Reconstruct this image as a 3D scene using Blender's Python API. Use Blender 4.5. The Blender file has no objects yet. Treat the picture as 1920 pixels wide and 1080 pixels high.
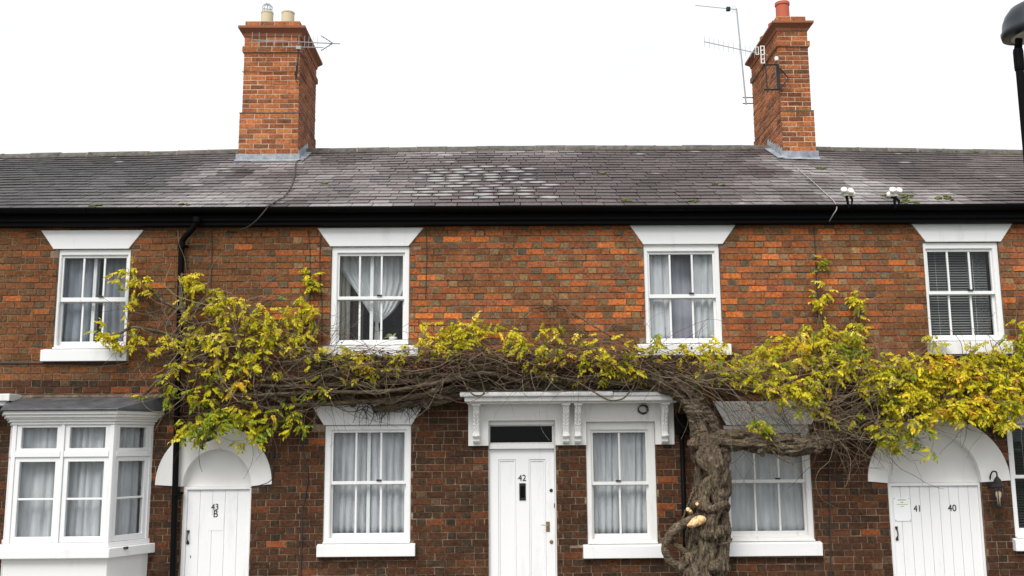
import bpy, math, random
import numpy as np
from mathutils import Vector, Matrix, noise, Quaternion

rad = math.radians
RN = random.Random(11)
scene = bpy.context.scene
COL = scene.collection

# ------------------------------------------------------------------ camera
F = 1867.0                       # focal length in photograph pixels (35 mm lens on a 36 mm wide frame)
CAM = Vector((0.0, -11.6, 2.05))
CROT = Matrix.Rotation(rad(-0.8), 3, 'Z') @ Matrix.Rotation(rad(99.0), 3, 'X') @ Matrix.Rotation(rad(-0.42), 3, 'Z')
cam_data = bpy.data.cameras.new('camera')
cam_data.sensor_width = 36.0
cam_data.lens = 36.0 * F / 1920.0
cam_data.clip_end = 2000
cam = bpy.data.objects.new('camera', cam_data)
cam.matrix_world = Matrix.Translation(CAM) @ CROT.to_4x4()
COL.objects.link(cam)
scene.camera = cam

# ------------------------------------------------------------------ sky, sun, exposure
SUN_EL, SUN_AZ = rad(52), rad(205)        # a veiled sun behind the camera, to the left
world = bpy.data.worlds.new('World')
scene.world = world
world.use_nodes = True
wn, wl = world.node_tree.nodes, world.node_tree.links
wn.clear()
w_out = wn.new('ShaderNodeOutputWorld')
w_bg = wn.new('ShaderNodeBackground')
w_sky = wn.new('ShaderNodeTexSky')
w_sky.sky_type = 'NISHITA'
w_sky.sun_disc = False
w_sky.sun_elevation = SUN_EL
w_sky.sun_rotation = SUN_AZ
w_sky.dust_density = 6.0
w_hsv = wn.new('ShaderNodeHueSaturation')
w_hsv.inputs['Saturation'].default_value = 0.12
w_mix = wn.new('ShaderNodeMixRGB')        # an even deck of cloud over the clear sky
w_mix.inputs[0].default_value = 0.85
w_mix.inputs[2].default_value = (8.6, 8.8, 9.1, 1)
wl.new(w_sky.outputs[0], w_hsv.inputs['Color'])
wl.new(w_hsv.outputs[0], w_mix.inputs[1])
w_tc = wn.new('ShaderNodeTexCoord')
w_noi = wn.new('ShaderNodeTexNoise')
w_noi.inputs['Scale'].default_value = 2.2
w_noi.inputs['Detail'].default_value = 4.0
wl.new(w_tc.outputs['Generated'], w_noi.inputs['Vector'])
w_rmp = wn.new('ShaderNodeValToRGB')
w_rmp.color_ramp.elements[0].position, w_rmp.color_ramp.elements[0].color = 0.3, (0.90, 0.915, 0.93, 1)
w_rmp.color_ramp.elements[1].position, w_rmp.color_ramp.elements[1].color = 0.7, (1.06, 1.06, 1.06, 1)
wl.new(w_noi.outputs['Fac'], w_rmp.inputs[0])
w_cl = wn.new('ShaderNodeMixRGB')
w_cl.blend_type = 'MULTIPLY'
w_cl.inputs[0].default_value = 1.0
wl.new(w_mix.outputs[0], w_cl.inputs[1])
wl.new(w_rmp.outputs[0], w_cl.inputs[2])
wl.new(w_cl.outputs[0], w_bg.inputs['Color'])
w_bg.inputs['Strength'].default_value = 0.066
wl.new(w_bg.outputs[0], w_out.inputs[0])
sun_data = bpy.data.lights.new('sun', 'SUN')
sun_data.energy = 1.5
sun_data.angle = rad(32)
sun_data.color = (1.0, 0.97, 0.92)
sun = bpy.data.objects.new('sun', sun_data)
sdir = Vector((math.sin(SUN_AZ) * math.cos(SUN_EL), math.cos(SUN_AZ) * math.cos(SUN_EL), math.sin(SUN_EL)))
sun.rotation_euler = sdir.to_track_quat('Z', 'Y').to_euler()
sun.location = (0, -10, 20)
COL.objects.link(sun)
scene.view_settings.view_transform = 'Standard'
scene.view_settings.look = 'None'
scene.view_settings.gamma = 1.0
scene.view_settings.use_curve_mapping = False
scene.view_settings.exposure = 1.03
scene.render.engine = 'CYCLES'
scene.cycles.use_denoising = True
scene.cycles.max_bounces = 6
scene.cycles.transparent_max_bounces = 10
scene.cycles.caustics_reflective = False
scene.cycles.caustics_refractive = False

# ------------------------------------------------------------------ measuring the place from the photograph
def ray(px, py):
    return CROT @ Vector(((px - 960) / F, -(py - 540) / F, -1.0))
def at(px, py, Y):
    v = ray(px, py)
    return CAM + v * ((Y - CAM.y) / v.y)
def rect(l, t, r, b, Y):
    a, c, d, e = at(l, t, Y), at(r, t, Y), at(l, b, Y), at(r, b, Y)
    return (a.x + d.x) / 2, (c.x + e.x) / 2, (d.z + e.z) / 2, (a.z + c.z) / 2     # x0 x1 z0 z1
def lin(r, g, b):
    f = lambda c: (c / 255) / 12.92 if c <= 10 else (((c / 255) + 0.055) / 1.055) ** 2.4
    return (f(r), f(g), f(b))
def smooth(a, b, x):
    t = min(1, max(0, (x - a) / (b - a)))
    return t * t * (3 - 2 * t)
def mix3(a, b, t):
    return tuple(a[i] + (b[i] - a[i]) * t for i in range(3))

# ------------------------------------------------------------------ materials
def mat(name, build):
    m = bpy.data.materials.new(name)
    m.use_nodes = True
    nt = m.node_tree
    nt.nodes.clear()
    out = nt.nodes.new('ShaderNodeOutputMaterial')
    build(nt, nt.nodes, nt.links, out)
    return m
def nd(N, t, **kw):
    n = N.new(t)
    for k, v in kw.items():
        if k in n.inputs.keys():
            n.inputs[k].default_value = v
        else:
            setattr(n, k, v)
    return n
def noise_tex(N, L, scale, detail=4, vec=None, rough=0.55, stretch=None, space='Position'):
    if vec is None:
        vec = N.new('ShaderNodeNewGeometry').outputs['Position'] if space == 'Position' else N.new('ShaderNodeTexCoord').outputs[space]
    if stretch:
        mp = nd(N, 'ShaderNodeMapping')
        mp.inputs['Scale'].default_value = stretch
        L.new(vec, mp.inputs['Vector'])
        vec = mp.outputs[0]
    t = nd(N, 'ShaderNodeTexNoise', Scale=scale, Detail=detail, Roughness=rough)
    L.new(vec, t.inputs['Vector'])
    return t.outputs['Fac']
def ramp(N, L, fac, p0, c0, p1, c1):
    r = N.new('ShaderNodeValToRGB')
    r.color_ramp.elements[0].position, r.color_ramp.elements[0].color = p0, (*c0, 1)
    r.color_ramp.elements[1].position, r.color_ramp.elements[1].color = p1, (*c1, 1)
    L.new(fac, r.inputs[0])
    return r.outputs[0]
def mixc(N, L, fac, a, b, mode='MIX'):
    m = N.new('ShaderNodeMixRGB')
    m.blend_type = mode
    for s, v in ((0, fac), (1, a), (2, b)):
        if hasattr(v, 'is_output'):
            L.new(v, m.inputs[s])
        elif isinstance(v, (int, float)):
            m.inputs[s].default_value = v
        else:
            m.inputs[s].default_value = (*v, 1)
    return m.outputs[0]
def bump(N, L, h, strength, dist):
    b = nd(N, 'ShaderNodeBump', Strength=strength, Distance=dist)
    L.new(h, b.inputs['Height'])
    return b.outputs[0]
def principled(N, L, out, base, rough=0.6, normal=None, metal=0.0, spec=0.5):
    p = N.new('ShaderNodeBsdfPrincipled')
    if hasattr(base, 'is_output'):
        L.new(base, p.inputs['Base Color'])
    else:
        p.inputs['Base Color'].default_value = (*base, 1)
    if hasattr(rough, 'is_output'):
        L.new(rough, p.inputs['Roughness'])
    else:
        p.inputs['Roughness'].default_value = rough
    p.inputs['Metallic'].default_value = metal
    p.inputs['Specular IOR Level'].default_value = spec
    if normal is not None:
        L.new(normal, p.inputs['Normal'])
    L.new(p.outputs[0], out.inputs[0])
    return p
def tint_source(N, by):
    if by == 'obj':
        return N.new('ShaderNodeObjectInfo').outputs['Color']
    a = N.new('ShaderNodeAttribute')
    a.attribute_name = 'col'
    return a.outputs['Color']
def tint_alpha(N, by):
    if by == 'obj':
        return N.new('ShaderNodeObjectInfo').outputs['Alpha']
    a = N.new('ShaderNodeAttribute')
    a.attribute_name = 'col'
    return a.outputs['Alpha']

def brick_mat(name, by):
    def b(nt, N, L, out):
        c = tint_source(N, by)
        n1 = noise_tex(N, L, 34, 6, rough=0.75)
        n2 = noise_tex(N, L, 7, 6, rough=0.7)
        n3 = noise_tex(N, L, 80, 3)
        n4 = noise_tex(N, L, 19, 5, rough=0.7)
        n5 = noise_tex(N, L, 1.3, 5, rough=0.65)
        c = mixc(N, L, ramp(N, L, n4, 0.45, (0, 0, 0), 0.68, (0.4, 0.4, 0.4)), c, mixc(N, L, 0.75, c, (0.20, 0.115, 0.065)))
        c = mixc(N, L, 1.0, c, ramp(N, L, n1, 0.30, (0.30, 0.29, 0.28), 0.68, (1.36, 1.36, 1.36)), 'MULTIPLY')
        soot = ramp(N, L, n2, 0.50, (0, 0, 0), 0.70, (1, 1, 1))
        c = mixc(N, L, soot, c, mixc(N, L, 1.0, c, (0.55, 0.58, 0.60), 'MULTIPLY'))
        c = mixc(N, L, 1.0, c, ramp(N, L, n5, 0.3, (0.72, 0.70, 0.67), 0.7, (1.2, 1.2, 1.2)), 'MULTIPLY')
        lime = ramp(N, L, n3, 0.66, (0, 0, 0), 0.76, (0.45, 0.45, 0.45))
        c = mixc(N, L, lime, c, (0.36, 0.28, 0.2))
        principled(N, L, out, c, 0.92, bump(N, L, n1, 0.6, 0.007), spec=0.2)
    return mat(name, b)
M_BRICK_O, M_BRICK_A = brick_mat('brick_object', 'obj'), brick_mat('brick_attribute', 'att')

def mk_mortar(nt, N, L, out):
    n = noise_tex(N, L, 6, 6)
    n2 = noise_tex(N, L, 60, 4)
    c = ramp(N, L, n, 0.36, (0.10, 0.066, 0.043), 0.70, (0.34, 0.25, 0.175))
    c = mixc(N, L, 0.5, c, ramp(N, L, n2, 0.3, (0.3, 0.3, 0.3), 0.7, (1.3, 1.3, 1.3)), 'MULTIPLY')
    principled(N, L, out, c, 0.95, bump(N, L, n2, 0.6, 0.005), spec=0.15)
M_MORTAR = mat('mortar', mk_mortar)
def mk_mortar2(nt, N, L, out):
    n = noise_tex(N, L, 6, 6)
    c = ramp(N, L, n, 0.30, (0.36, 0.23, 0.15), 0.66, (0.66, 0.48, 0.35))
    principled(N, L, out, c, 0.95, bump(N, L, n, 0.6, 0.005), spec=0.15)
M_MORTAR_PALE = mat('pale_mortar', mk_mortar2)

def paint_mat(name, base, rough=0.45, dirt=0.25, dirtcol=(0.42, 0.40, 0.36), spec=0.4):
    def b(nt, N, L, out):
        n = noise_tex(N, L, 3.6, 8, rough=0.7, stretch=(2.2, 2.2, 0.45))
        n2 = noise_tex(N, L, 45, 4)
        fac = ramp(N, L, n, 0.55, (0, 0, 0), 0.85, (dirt, dirt, dirt))
        c = mixc(N, L, fac, base, dirtcol)
        fl = ramp(N, L, n2, 0.73, (0, 0, 0), 0.80, (dirt, dirt, dirt))
        c = mixc(N, L, fl, c, (0.3, 0.27, 0.22))
        principled(N, L, out, c, rough, bump(N, L, n2, 0.12, 0.003), spec=spec)
    return mat(name, b)
M_WHITE = paint_mat('white_paint', (0.80, 0.80, 0.80), 0.45, 0.4)
M_WHITE_OLD = paint_mat('weathered_white_paint', (0.76, 0.75, 0.73), 0.55, 0.8, (0.38, 0.35, 0.31))
M_RENDER = paint_mat('white_masonry_paint', (0.77, 0.76, 0.74), 0.7, 0.35)
M_BLACK = paint_mat('black_paint', (0.004, 0.004, 0.0045), 0.55, 0.05, (0.012, 0.012, 0.012), spec=0.06)
M_IRON = paint_mat('black_iron', (0.012, 0.011, 0.011), 0.5, 0.3, (0.05, 0.03, 0.02))
M_CREAMPOT = paint_mat('buff_clay', (0.62, 0.52, 0.36), 0.8, 0.4, (0.35, 0.28, 0.2))
M_TERRA = paint_mat('red_clay', (0.48, 0.11, 0.06), 0.75, 0.4, (0.25, 0.09, 0.06))
M_ALU = paint_mat('grey_aluminium', (0.36, 0.37, 0.38), 0.4, 0.3)
M_BRASS = paint_mat('aged_brass', (0.20, 0.14, 0.06), 0.35, 0.5, (0.1, 0.07, 0.03))
M_FITTING = paint_mat('white_plastic', (0.80, 0.79, 0.74), 0.4, 0.15)
M_PAPER = paint_mat('paper', (0.82, 0.83, 0.84), 0.6, 0.04)
M_INK = paint_mat('grey_ink', (0.12, 0.12, 0.13), 0.6, 0.0)
M_GREENINK = paint_mat('green_ink', (0.35, 0.5, 0.06), 0.6, 0.0)
M_CABLE = paint_mat('dark_cable', (0.035, 0.03, 0.028), 0.6, 0.3, (0.08, 0.06, 0.05))
M_PALECABLE = paint_mat('pale_cable', (0.32, 0.32, 0.32), 0.6, 0.3)
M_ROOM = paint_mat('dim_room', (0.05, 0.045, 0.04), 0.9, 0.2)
M_CAPBRICK = paint_mat('cap_clay', (0.29, 0.12, 0.07), 0.9, 0.95, (0.09, 0.05, 0.035), spec=0.15)

def mk_lead(nt, N, L, out):
    n = noise_tex(N, L, 7, 7, rough=0.7)
    c = ramp(N, L, n, 0.3, (0.14, 0.15, 0.17), 0.72, (0.42, 0.46, 0.50))
    principled(N, L, out, c, 0.5, bump(N, L, n, 0.4, 0.01))
M_LEAD = mat('lead', mk_lead)
def mk_leadd(nt, N, L, out):
    n = noise_tex(N, L, 6, 7, rough=0.7)
    c = ramp(N, L, n, 0.3, (0.028, 0.030, 0.034), 0.75, (0.12, 0.124, 0.132))
    principled(N, L, out, c, 0.5, bump(N, L, n, 0.4, 0.012))
M_LEAD_DARK = mat('dark_lead', mk_leadd)

def slate_mat(name, by):
    def b(nt, N, L, out):
        c = tint_source(N, by)
        al = tint_alpha(N, by)
        n1 = noise_tex(N, L, 16, 6, rough=0.7)
        n2 = noise_tex(N, L, 3.0, 6, rough=0.7)
        n3 = noise_tex(N, L, 55, 4)
        c = mixc(N, L, 1.0, c, ramp(N, L, n1, 0.3, (0.62, 0.6, 0.58), 0.7, (1.35, 1.36, 1.4)), 'MULTIPLY')
        lich = ramp(N, L, n2, 0.55, (0, 0, 0), 0.72, (0.45, 0.45, 0.45))
        spk = ramp(N, L, n3, 0.60, (0, 0, 0), 0.70, (1, 1, 1))
        c = mixc(N, L, mixc(N, L, 1.0, lich, spk, 'MULTIPLY'), c, (0.33, 0.33, 0.29))
        # pale lichen bloom in the middle of a slate; its amount is the slate's own
        uv = N.new('ShaderNodeUVMap')
        mp = nd(N, 'ShaderNodeVectorMath', operation='SUBTRACT')
        L.new(uv.outputs[0], mp.inputs[0])
        mp.inputs[1].default_value = (0.5, 0.42, 0)
        sc = nd(N, 'ShaderNodeVectorMath', operation='MULTIPLY')
        L.new(mp.outputs[0], sc.inputs[0])
        sc.inputs[1].default_value = (1.7, 2.3, 0)
        ln = nd(N, 'ShaderNodeVectorMath', operation='LENGTH')
        L.new(sc.outputs[0], ln.inputs[0])
        n4 = noise_tex(N, L, 12, 5)
        ad = nd(N, 'ShaderNodeMath', operation='MULTIPLY_ADD')
        L.new(n4, ad.inputs[0]); ad.inputs[1].default_value = 0.9
        L.new(ln.outputs['Value'], ad.inputs[2])
        sb = nd(N, 'ShaderNodeMath', operation='SUBTRACT')
        L.new(ad.outputs[0], sb.inputs[0])
        ap = nd(N, 'ShaderNodeMath', operation='MULTIPLY_ADD')
        L.new(al, ap.inputs[0]); ap.inputs[1].default_value = 0.9; ap.inputs[2].default_value = -0.05
        L.new(ap.outputs[0], sb.inputs[1])
        f = ramp(N, L, sb.outputs[0], 0.0, (0.85, 0.85, 0.85), 0.42, (0, 0, 0))
        c = mixc(N, L, f, c, (0.32, 0.32, 0.31))
        principled(N, L, out, c, 0.62, bump(N, L, n1, 0.35, 0.006), spec=0.35)
    return mat(name, b)
M_SLATE_O, M_SLATE_A = slate_mat('slate_object', 'obj'), slate_mat('slate_attribute', 'att')
def mk_ridge(nt, N, L, out):
    n = noise_tex(N, L, 9, 7, rough=0.7)
    c = ramp(N, L, n, 0.32, (0.035, 0.033, 0.03), 0.7, (0.16, 0.145, 0.12))
    principled(N, L, out, c, 0.85, bump(N, L, n, 0.5, 0.01))
M_RIDGE = mat('ridge_clay', mk_ridge)
def mk_moss(nt, N, L, out):
    n = noise_tex(N, L, 40, 5)
    principled(N, L, out, ramp(N, L, n, 0.3, (0.03, 0.045, 0.008), 0.7, (0.16, 0.19, 0.03)), 0.95)
M_MOSS = mat('moss', mk_moss)

def mk_glass(nt, N, L, out):
    lw = nd(N, 'ShaderNodeLayerWeight', Blend=0.5)
    pw = nd(N, 'ShaderNodeMath', operation='POWER'); L.new(lw.outputs['Facing'], pw.inputs[0]); pw.inputs[1].default_value = 4.0
    fr = nd(N, 'ShaderNodeMath', operation='MULTIPLY_ADD'); L.new(pw.outputs[0], fr.inputs[0]); fr.inputs[1].default_value = 0.9; fr.inputs[2].default_value = 0.014
    tr = N.new('ShaderNodeBsdfTransparent')
    tr.inputs[0].default_value = (0.97, 0.98, 0.98, 1)
    gl = N.new('ShaderNodeBsdfGlossy')
    gl.inputs['Roughness'].default_value = 0.02
    gl.inputs[0].default_value = (1, 1, 1, 1)
    n = noise_tex(N, L, 2.5, 2)
    L.new(bump(N, L, n, 0.12, 0.02), gl.inputs['Normal'])
    m = N.new('ShaderNodeMixShader')
    L.new(fr.outputs[0], m.inputs[0]); L.new(tr.outputs[0], m.inputs[1]); L.new(gl.outputs[0], m.inputs[2])
    L.new(m.outputs[0], out.inputs[0])
M_GLASS = mat('glass', mk_glass)
def mk_dglass(nt, N, L, out):
    principled(N, L, out, (0.004, 0.004, 0.004), 0.08, spec=0.12)
M_DARKGLASS = mat('dark_glass', mk_dglass)

def cloth_mat(name, base, transl=0.35, alpha=0.0):
    def b(nt, N, L, out):
        n = noise_tex(N, L, 9, 4, stretch=(2.5, 1, 0.3))
        c = mixc(N, L, 1.0, base, ramp(N, L, n, 0.3, (0.8, 0.8, 0.82), 0.7, (1.1, 1.1, 1.08)), 'MULTIPLY')
        d = N.new('ShaderNodeBsdfDiffuse'); t = N.new('ShaderNodeBsdfTranslucent')
        L.new(c, d.inputs[0]); L.new(c, t.inputs[0])
        m = N.new('ShaderNodeMixShader'); m.inputs[0].default_value = transl
        L.new(d.outputs[0], m.inputs[1]); L.new(t.outputs[0], m.inputs[2])
        o = m.outputs[0]
        if alpha > 0:
            tr = N.new('ShaderNodeBsdfTransparent')
            m2 = N.new('ShaderNodeMixShader'); m2.inputs[0].default_value = alpha
            L.new(o, m2.inputs[1]); L.new(tr.outputs[0], m2.inputs[2])
            o = m2.outputs[0]
        L.new(o, out.inputs[0])
    return mat(name, b)
M_NET = cloth_mat('white_net', (0.62, 0.63, 0.655), 0.12)
M_NETGREY = cloth_mat('grey_net', (0.31, 0.335, 0.385), 0.15)
M_SHEER = cloth_mat('sheer_net', (0.88, 0.90, 0.92), 0.2, 0.18)
M_MAUVE = cloth_mat('mauve_cloth', (0.50, 0.50, 0.58), 0.15)
M_BEIGE = cloth_mat('beige_cloth', (0.66, 0.63, 0.54), 0.15)
M_BLIND = paint_mat('dark_blind', (0.035, 0.036, 0.038), 0.4, 0.1)
M_BLINDGREY = paint_mat('grey_blind', (0.22, 0.225, 0.22), 0.4, 0.1)

def mk_bark(nt, N, L, out):
    vert = tint_source(N, 'att')                       # red = 1 where the grain runs upright
    sp = N.new('ShaderNodeSeparateColor'); L.new(vert, sp.inputs[0])
    geo = N.new('ShaderNodeNewGeometry').outputs['Position']
    wob = nd(N, 'ShaderNodeTexNoise', Scale=6.0, Detail=3)
    L.new(geo, wob.inputs['Vector'])
    ad = nd(N, 'ShaderNodeVectorMath', operation='MULTIPLY_ADD')
    L.new(wob.outputs['Color'], ad.inputs[0]); ad.inputs[1].default_value = (0.12, 0.12, 0.12); L.new(geo, ad.inputs[2])
    nv_ = noise_tex(N, L, 30, 7, vec=ad.outputs[0], rough=0.7, stretch=(1.5, 1.5, 0.16))
    nh_ = noise_tex(N, L, 30, 7, vec=ad.outputs[0], rough=0.7, stretch=(0.16, 1.5, 1.5))
    n = mixc(N, L, sp.outputs[0], nh_, nv_)
    n2 = noise_tex(N, L, 5, 5)
    n3 = noise_tex(N, L, 60, 4)
    c = ramp(N, L, n, 0.36, (0.022, 0.016, 0.011), 0.66, (0.28, 0.215, 0.15))
    green = ramp(N, L, n2, 0.5, (0, 0, 0), 0.75, (0.5, 0.5, 0.5))
    c = mixc(N, L, green, c, mixc(N, L, 1.0, c, (0.9, 1.0, 0.5), 'MULTIPLY'))
    c = mixc(N, L, 0.5, c, ramp(N, L, n3, 0.3, (0.35, 0.35, 0.35), 0.7, (1.3, 1.3, 1.3)), 'MULTIPLY')
    principled(N, L, out, c, 0.95, bump(N, L, n, 1.0, 0.03), spec=0.12)
M_BARK = mat('bark', mk_bark)
def mk_twig(nt, N, L, out):
    n = noise_tex(N, L, 30, 5)
    c = mixc(N, L, 1.0, tint_source(N, 'att'), ramp(N, L, n, 0.3, (0.6, 0.6, 0.6), 0.72, (1.3, 1.3, 1.3)), 'MULTIPLY')
    principled(N, L, out, c, 0.85, spec=0.25)
M_TWIG = mat('twig', mk_twig)
def leaf_mat(name, by):
    def b(nt, N, L, out):
        c = tint_source(N, by)
        n = noise_tex(N, L, 35, 3)
        c = mixc(N, L, 1.0, c, ramp(N, L, n, 0.3, (0.7, 0.75, 0.7), 0.7, (1.2, 1.15, 1.1)), 'MULTIPLY')
        p = N.new('ShaderNodeBsdfPrincipled')
        L.new(c, p.inputs['Base Color']); p.inputs['Roughness'].default_value = 0.5
        p.inputs['Specular IOR Level'].default_value = 0.3
        t = N.new('ShaderNodeBsdfTranslucent'); L.new(c, t.inputs[0])
        m = N.new('ShaderNodeMixShader'); m.inputs[0].default_value = 0.35
        L.new(p.outputs[0], m.inputs[1]); L.new(t.outputs[0], m.inputs[2])
        L.new(m.outputs[0], out.inputs[0])
    return mat(name, b)
M_LEAF_O, M_LEAF_A = leaf_mat('leaf_object', 'obj'), leaf_mat('leaf_attribute', 'att')
def mk_fung(nt, N, L, out):
    n = noise_tex(N, L, 34, 5)
    principled(N, L, out, ramp(N, L, n, 0.35, (0.55, 0.24, 0.06), 0.62, (0.80, 0.62, 0.36)), 0.8, bump(N, L, n, 0.6, 0.01))
M_FUNGUS = mat('fungus', mk_fung)
def mk_asph(nt, N, L, out):
    n = noise_tex(N, L, 90, 5); n2 = noise_tex(N, L, 1.5, 5)
    c = mixc(N, L, 0.5, ramp(N, L, n, 0.3, (0.03, 0.03, 0.03), 0.7, (0.09, 0.088, 0.085)), ramp(N, L, n2, 0.3, (0.04, 0.04, 0.04), 0.7, (0.08, 0.08, 0.08)))
    principled(N, L, out, c, 0.9, bump(N, L, n, 0.4, 0.006))
M_ASPHALT = mat('asphalt', mk_asph)
def mk_pave(nt, N, L, out):
    n = noise_tex(N, L, 40, 5); n2 = noise_tex(N, L, 1.2, 5)
    c = mixc(N, L, 0.5, ramp(N, L, n, 0.3, (0.17, 0.165, 0.155), 0.7, (0.32, 0.31, 0.29)), ramp(N, L, n2, 0.3, (0.18, 0.175, 0.165), 0.7, (0.30, 0.29, 0.275)))
    principled(N, L, out, c, 0.9, bump(N, L, n, 0.3, 0.004))
M_PAVE = mat('paving', mk_pave)
def mk_grass(nt, N, L, out):
    n = noise_tex(N, L, 3, 6)
    principled(N, L, out, ramp(N, L, n, 0.3, (0.03, 0.05, 0.015), 0.7, (0.09, 0.11, 0.04)), 0.95)
M_GROUND = mat('ground', mk_grass)

# ------------------------------------------------------------------ mesh helpers
def tag(o, label=None, cat=None, group=None, kind=None):
    if label: o['label'] = label
    if cat: o['category'] = cat
    if group: o['group'] = group
    if kind: o['kind'] = kind
    return o
def link(o, parent=None):
    COL.objects.link(o)
    if parent is not None:
        o.parent = parent
        off = parent.get('_w')
        p = WLOC.get(parent.name)
        if p is not None:
            o.matrix_parent_inverse = Matrix.Translation(-p)
    return o
WLOC = {}
def empty(name, loc=(0, 0, 0), parent=None):
    o = bpy.data.objects.new(name, None)
    o.empty_display_size = 0.2
    o.location = loc
    link(o, parent)
    if parent is None:
        WLOC[o.name] = Vector(loc)
    return o
class MB:
    def __init__(s):
        s.v, s.f, s.c, s.uv = [], [], [], []
    def add(s, vs, fs, col=None):
        n = len(s.v)
        s.v.extend([tuple(p) for p in vs])
        s.f.extend([tuple(i + n for i in f) for f in fs])
        if col is not None:
            s.c.extend([col] * len(vs))
    def box(s, x0, x1, y0, y1, z0, z1, M=None, col=None):
        vs = [Vector(p) for p in ((x0, y0, z0), (x1, y0, z0), (x1, y1, z0), (x0, y1, z0), (x0, y0, z1), (x1, y0, z1), (x1, y1, z1), (x0, y1, z1))]
        if M is not None:
            vs = [M @ p for p in vs]
        s.add(vs, [(0, 3, 2, 1), (4, 5, 6, 7), (0, 1, 5, 4), (1, 2, 6, 5), (2, 3, 7, 6), (3, 0, 4, 7)], col)
    def prism(s, poly, d0, d1, axis='y'):
        """poly: list of 2-D points, counter-clockwise seen from -axis; extruded from d0 to d1"""
        n = len(poly)
        if axis == 'y':
            a = [(p[0], d0, p[1]) for p in poly]; b = [(p[0], d1, p[1]) for p in poly]
        elif axis == 'x':
            a = [(d0, p[0], p[1]) for p in poly]; b = [(d1, p[0], p[1]) for p in poly]
        else:
            a = [(p[0], p[1], d0) for p in poly]; b = [(p[0], p[1], d1) for p in poly]
        fs = [tuple(range(n)), tuple(range(2 * n - 1, n - 1, -1))]
        fs += [((i + 1) % n, i, n + i, n + (i + 1) % n) for i in range(n)]
        s.add(a + b, fs)
    def ring(s, x0, x1, z0, z1, wl_, wr, wb, wt, y0, y1, M=None):
        o = [(x0, z0), (x1, z0), (x1, z1), (x0, z1)]
        i = [(x0 + wl_, z0 + wb), (x1 - wr, z0 + wb), (x1 - wr, z1 - wt), (x0 + wl_, z1 - wt)]
        vs = [Vector((p[0], y, p[1])) for y in (y0, y1) for p in o + i]
        if M is not None:
            vs = [M @ p for p in vs]
        fs = []
        for k in range(4):
            q = (k + 1) % 4
            fs += [(k, q, 4 + q, 4 + k), (8 + q, 8 + k, 12 + k, 12 + q), (q, k, 8 + k, 8 + q), (4 + k, 4 + q, 12 + q, 12 + k)]
        s.add(vs, fs)
    def tube(s, pts, radii, sides=6, cap=True, col=None):
        pts = [Vector(p) for p in pts]
        n = len(pts)
        if not hasattr(radii, '__len__'):
            radii = [radii] * n
        vs, fs = [], []
        t0 = (pts[1] - pts[0]).normalized()
        u = t0.orthogonal().normalized()
        for i in range(n):
            t = (pts[min(i + 1, n - 1)] - pts[max(i - 1, 0)])
            t = t.normalized() if t.length > 1e-9 else t0
            u = (u - t * u.dot(t))
            u = u.normalized() if u.length > 1e-6 else t.orthogonal().normalized()
            w = t.cross(u)
            for k in range(sides):
                a = 2 * math.pi * k / sides
                vs.append(pts[i] + (u * math.cos(a) + w * math.sin(a)) * radii[i])
        for i in range(n - 1):
            for k in range(sides):
                q = (k + 1) % sides
                fs.append((i * sides + k, i * sides + q, (i + 1) * sides + q, (i + 1) * sides + k))
        if cap:
            fs.append(tuple(range(sides - 1, -1, -1)))
            fs.append(tuple((n - 1) * sides + k for k in range(sides)))
        s.add(vs, fs, col)
    def lathe(s, prof, cx, cy, sides=20, cz=0.0, M=None):
        vs, fs = [], []
        for r, z in prof:
            for k in range(sides):
                a = 2 * math.pi * k / sides
                p = Vector((cx + r * math.cos(a), cy + r * math.sin(a), cz + z))
                vs.append(M @ p if M is not None else p)
        n = len(prof)
        for i in range(n - 1):
            for k in range(sides):
                q = (k + 1) % sides
                fs.append((i * sides + k, i * sides + q, (i + 1) * sides + q, (i + 1) * sides + k))
        fs.append(tuple(range(sides - 1, -1, -1)))
        fs.append(tuple((n - 1) * sides + k for k in range(sides)))
        s.add(vs, fs)
    def mesh(s, name):
        me = bpy.data.meshes.new(name)
        me.from_pydata(s.v, [], s.f)
        if s.c:
            a = me.color_attributes.new('col', 'FLOAT_COLOR', 'POINT')
            a.data.foreach_set('color', np.array([c if len(c) == 4 else (*c, 1.0) for c in s.c], dtype=np.float32).ravel())
        me.update()
        return me
    def build(s, name, m, parent=None, smooth=False, bevel=0.0, recenter=True):
        off = None
        if parent is None and recenter:
            a = np.array(s.v)
            lo, hi = a.min(0), a.max(0)
            off = Vector(((lo[0] + hi[0]) / 2, (lo[1] + hi[1]) / 2, lo[2]))
            s.v = [(p[0] - off.x, p[1] - off.y, p[2] - off.z) for p in s.v]
        me = s.mesh(name)
        me.materials.append(m)
        if smooth:
            me.polygons.foreach_set('use_smooth', [True] * len(me.polygons))
        o = bpy.data.objects.new(name, me)
        if off is not None:
            o.location = off
        link(o, parent)
        if parent is None:
            WLOC[o.name] = o.location.copy()
        if bevel > 0:
            md = o.modifiers.new('edge', 'BEVEL')
            md.width = bevel
            md.segments = 2
            md.limit_method = 'ANGLE'
        return o
def boxo(name, x0, x1, y0, y1, z0, z1, m, parent=None, bevel=0.003):
    b = MB(); b.box(x0, x1, y0, y1, z0, z1)
    return b.build(name, m, parent, bevel=bevel)
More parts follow.
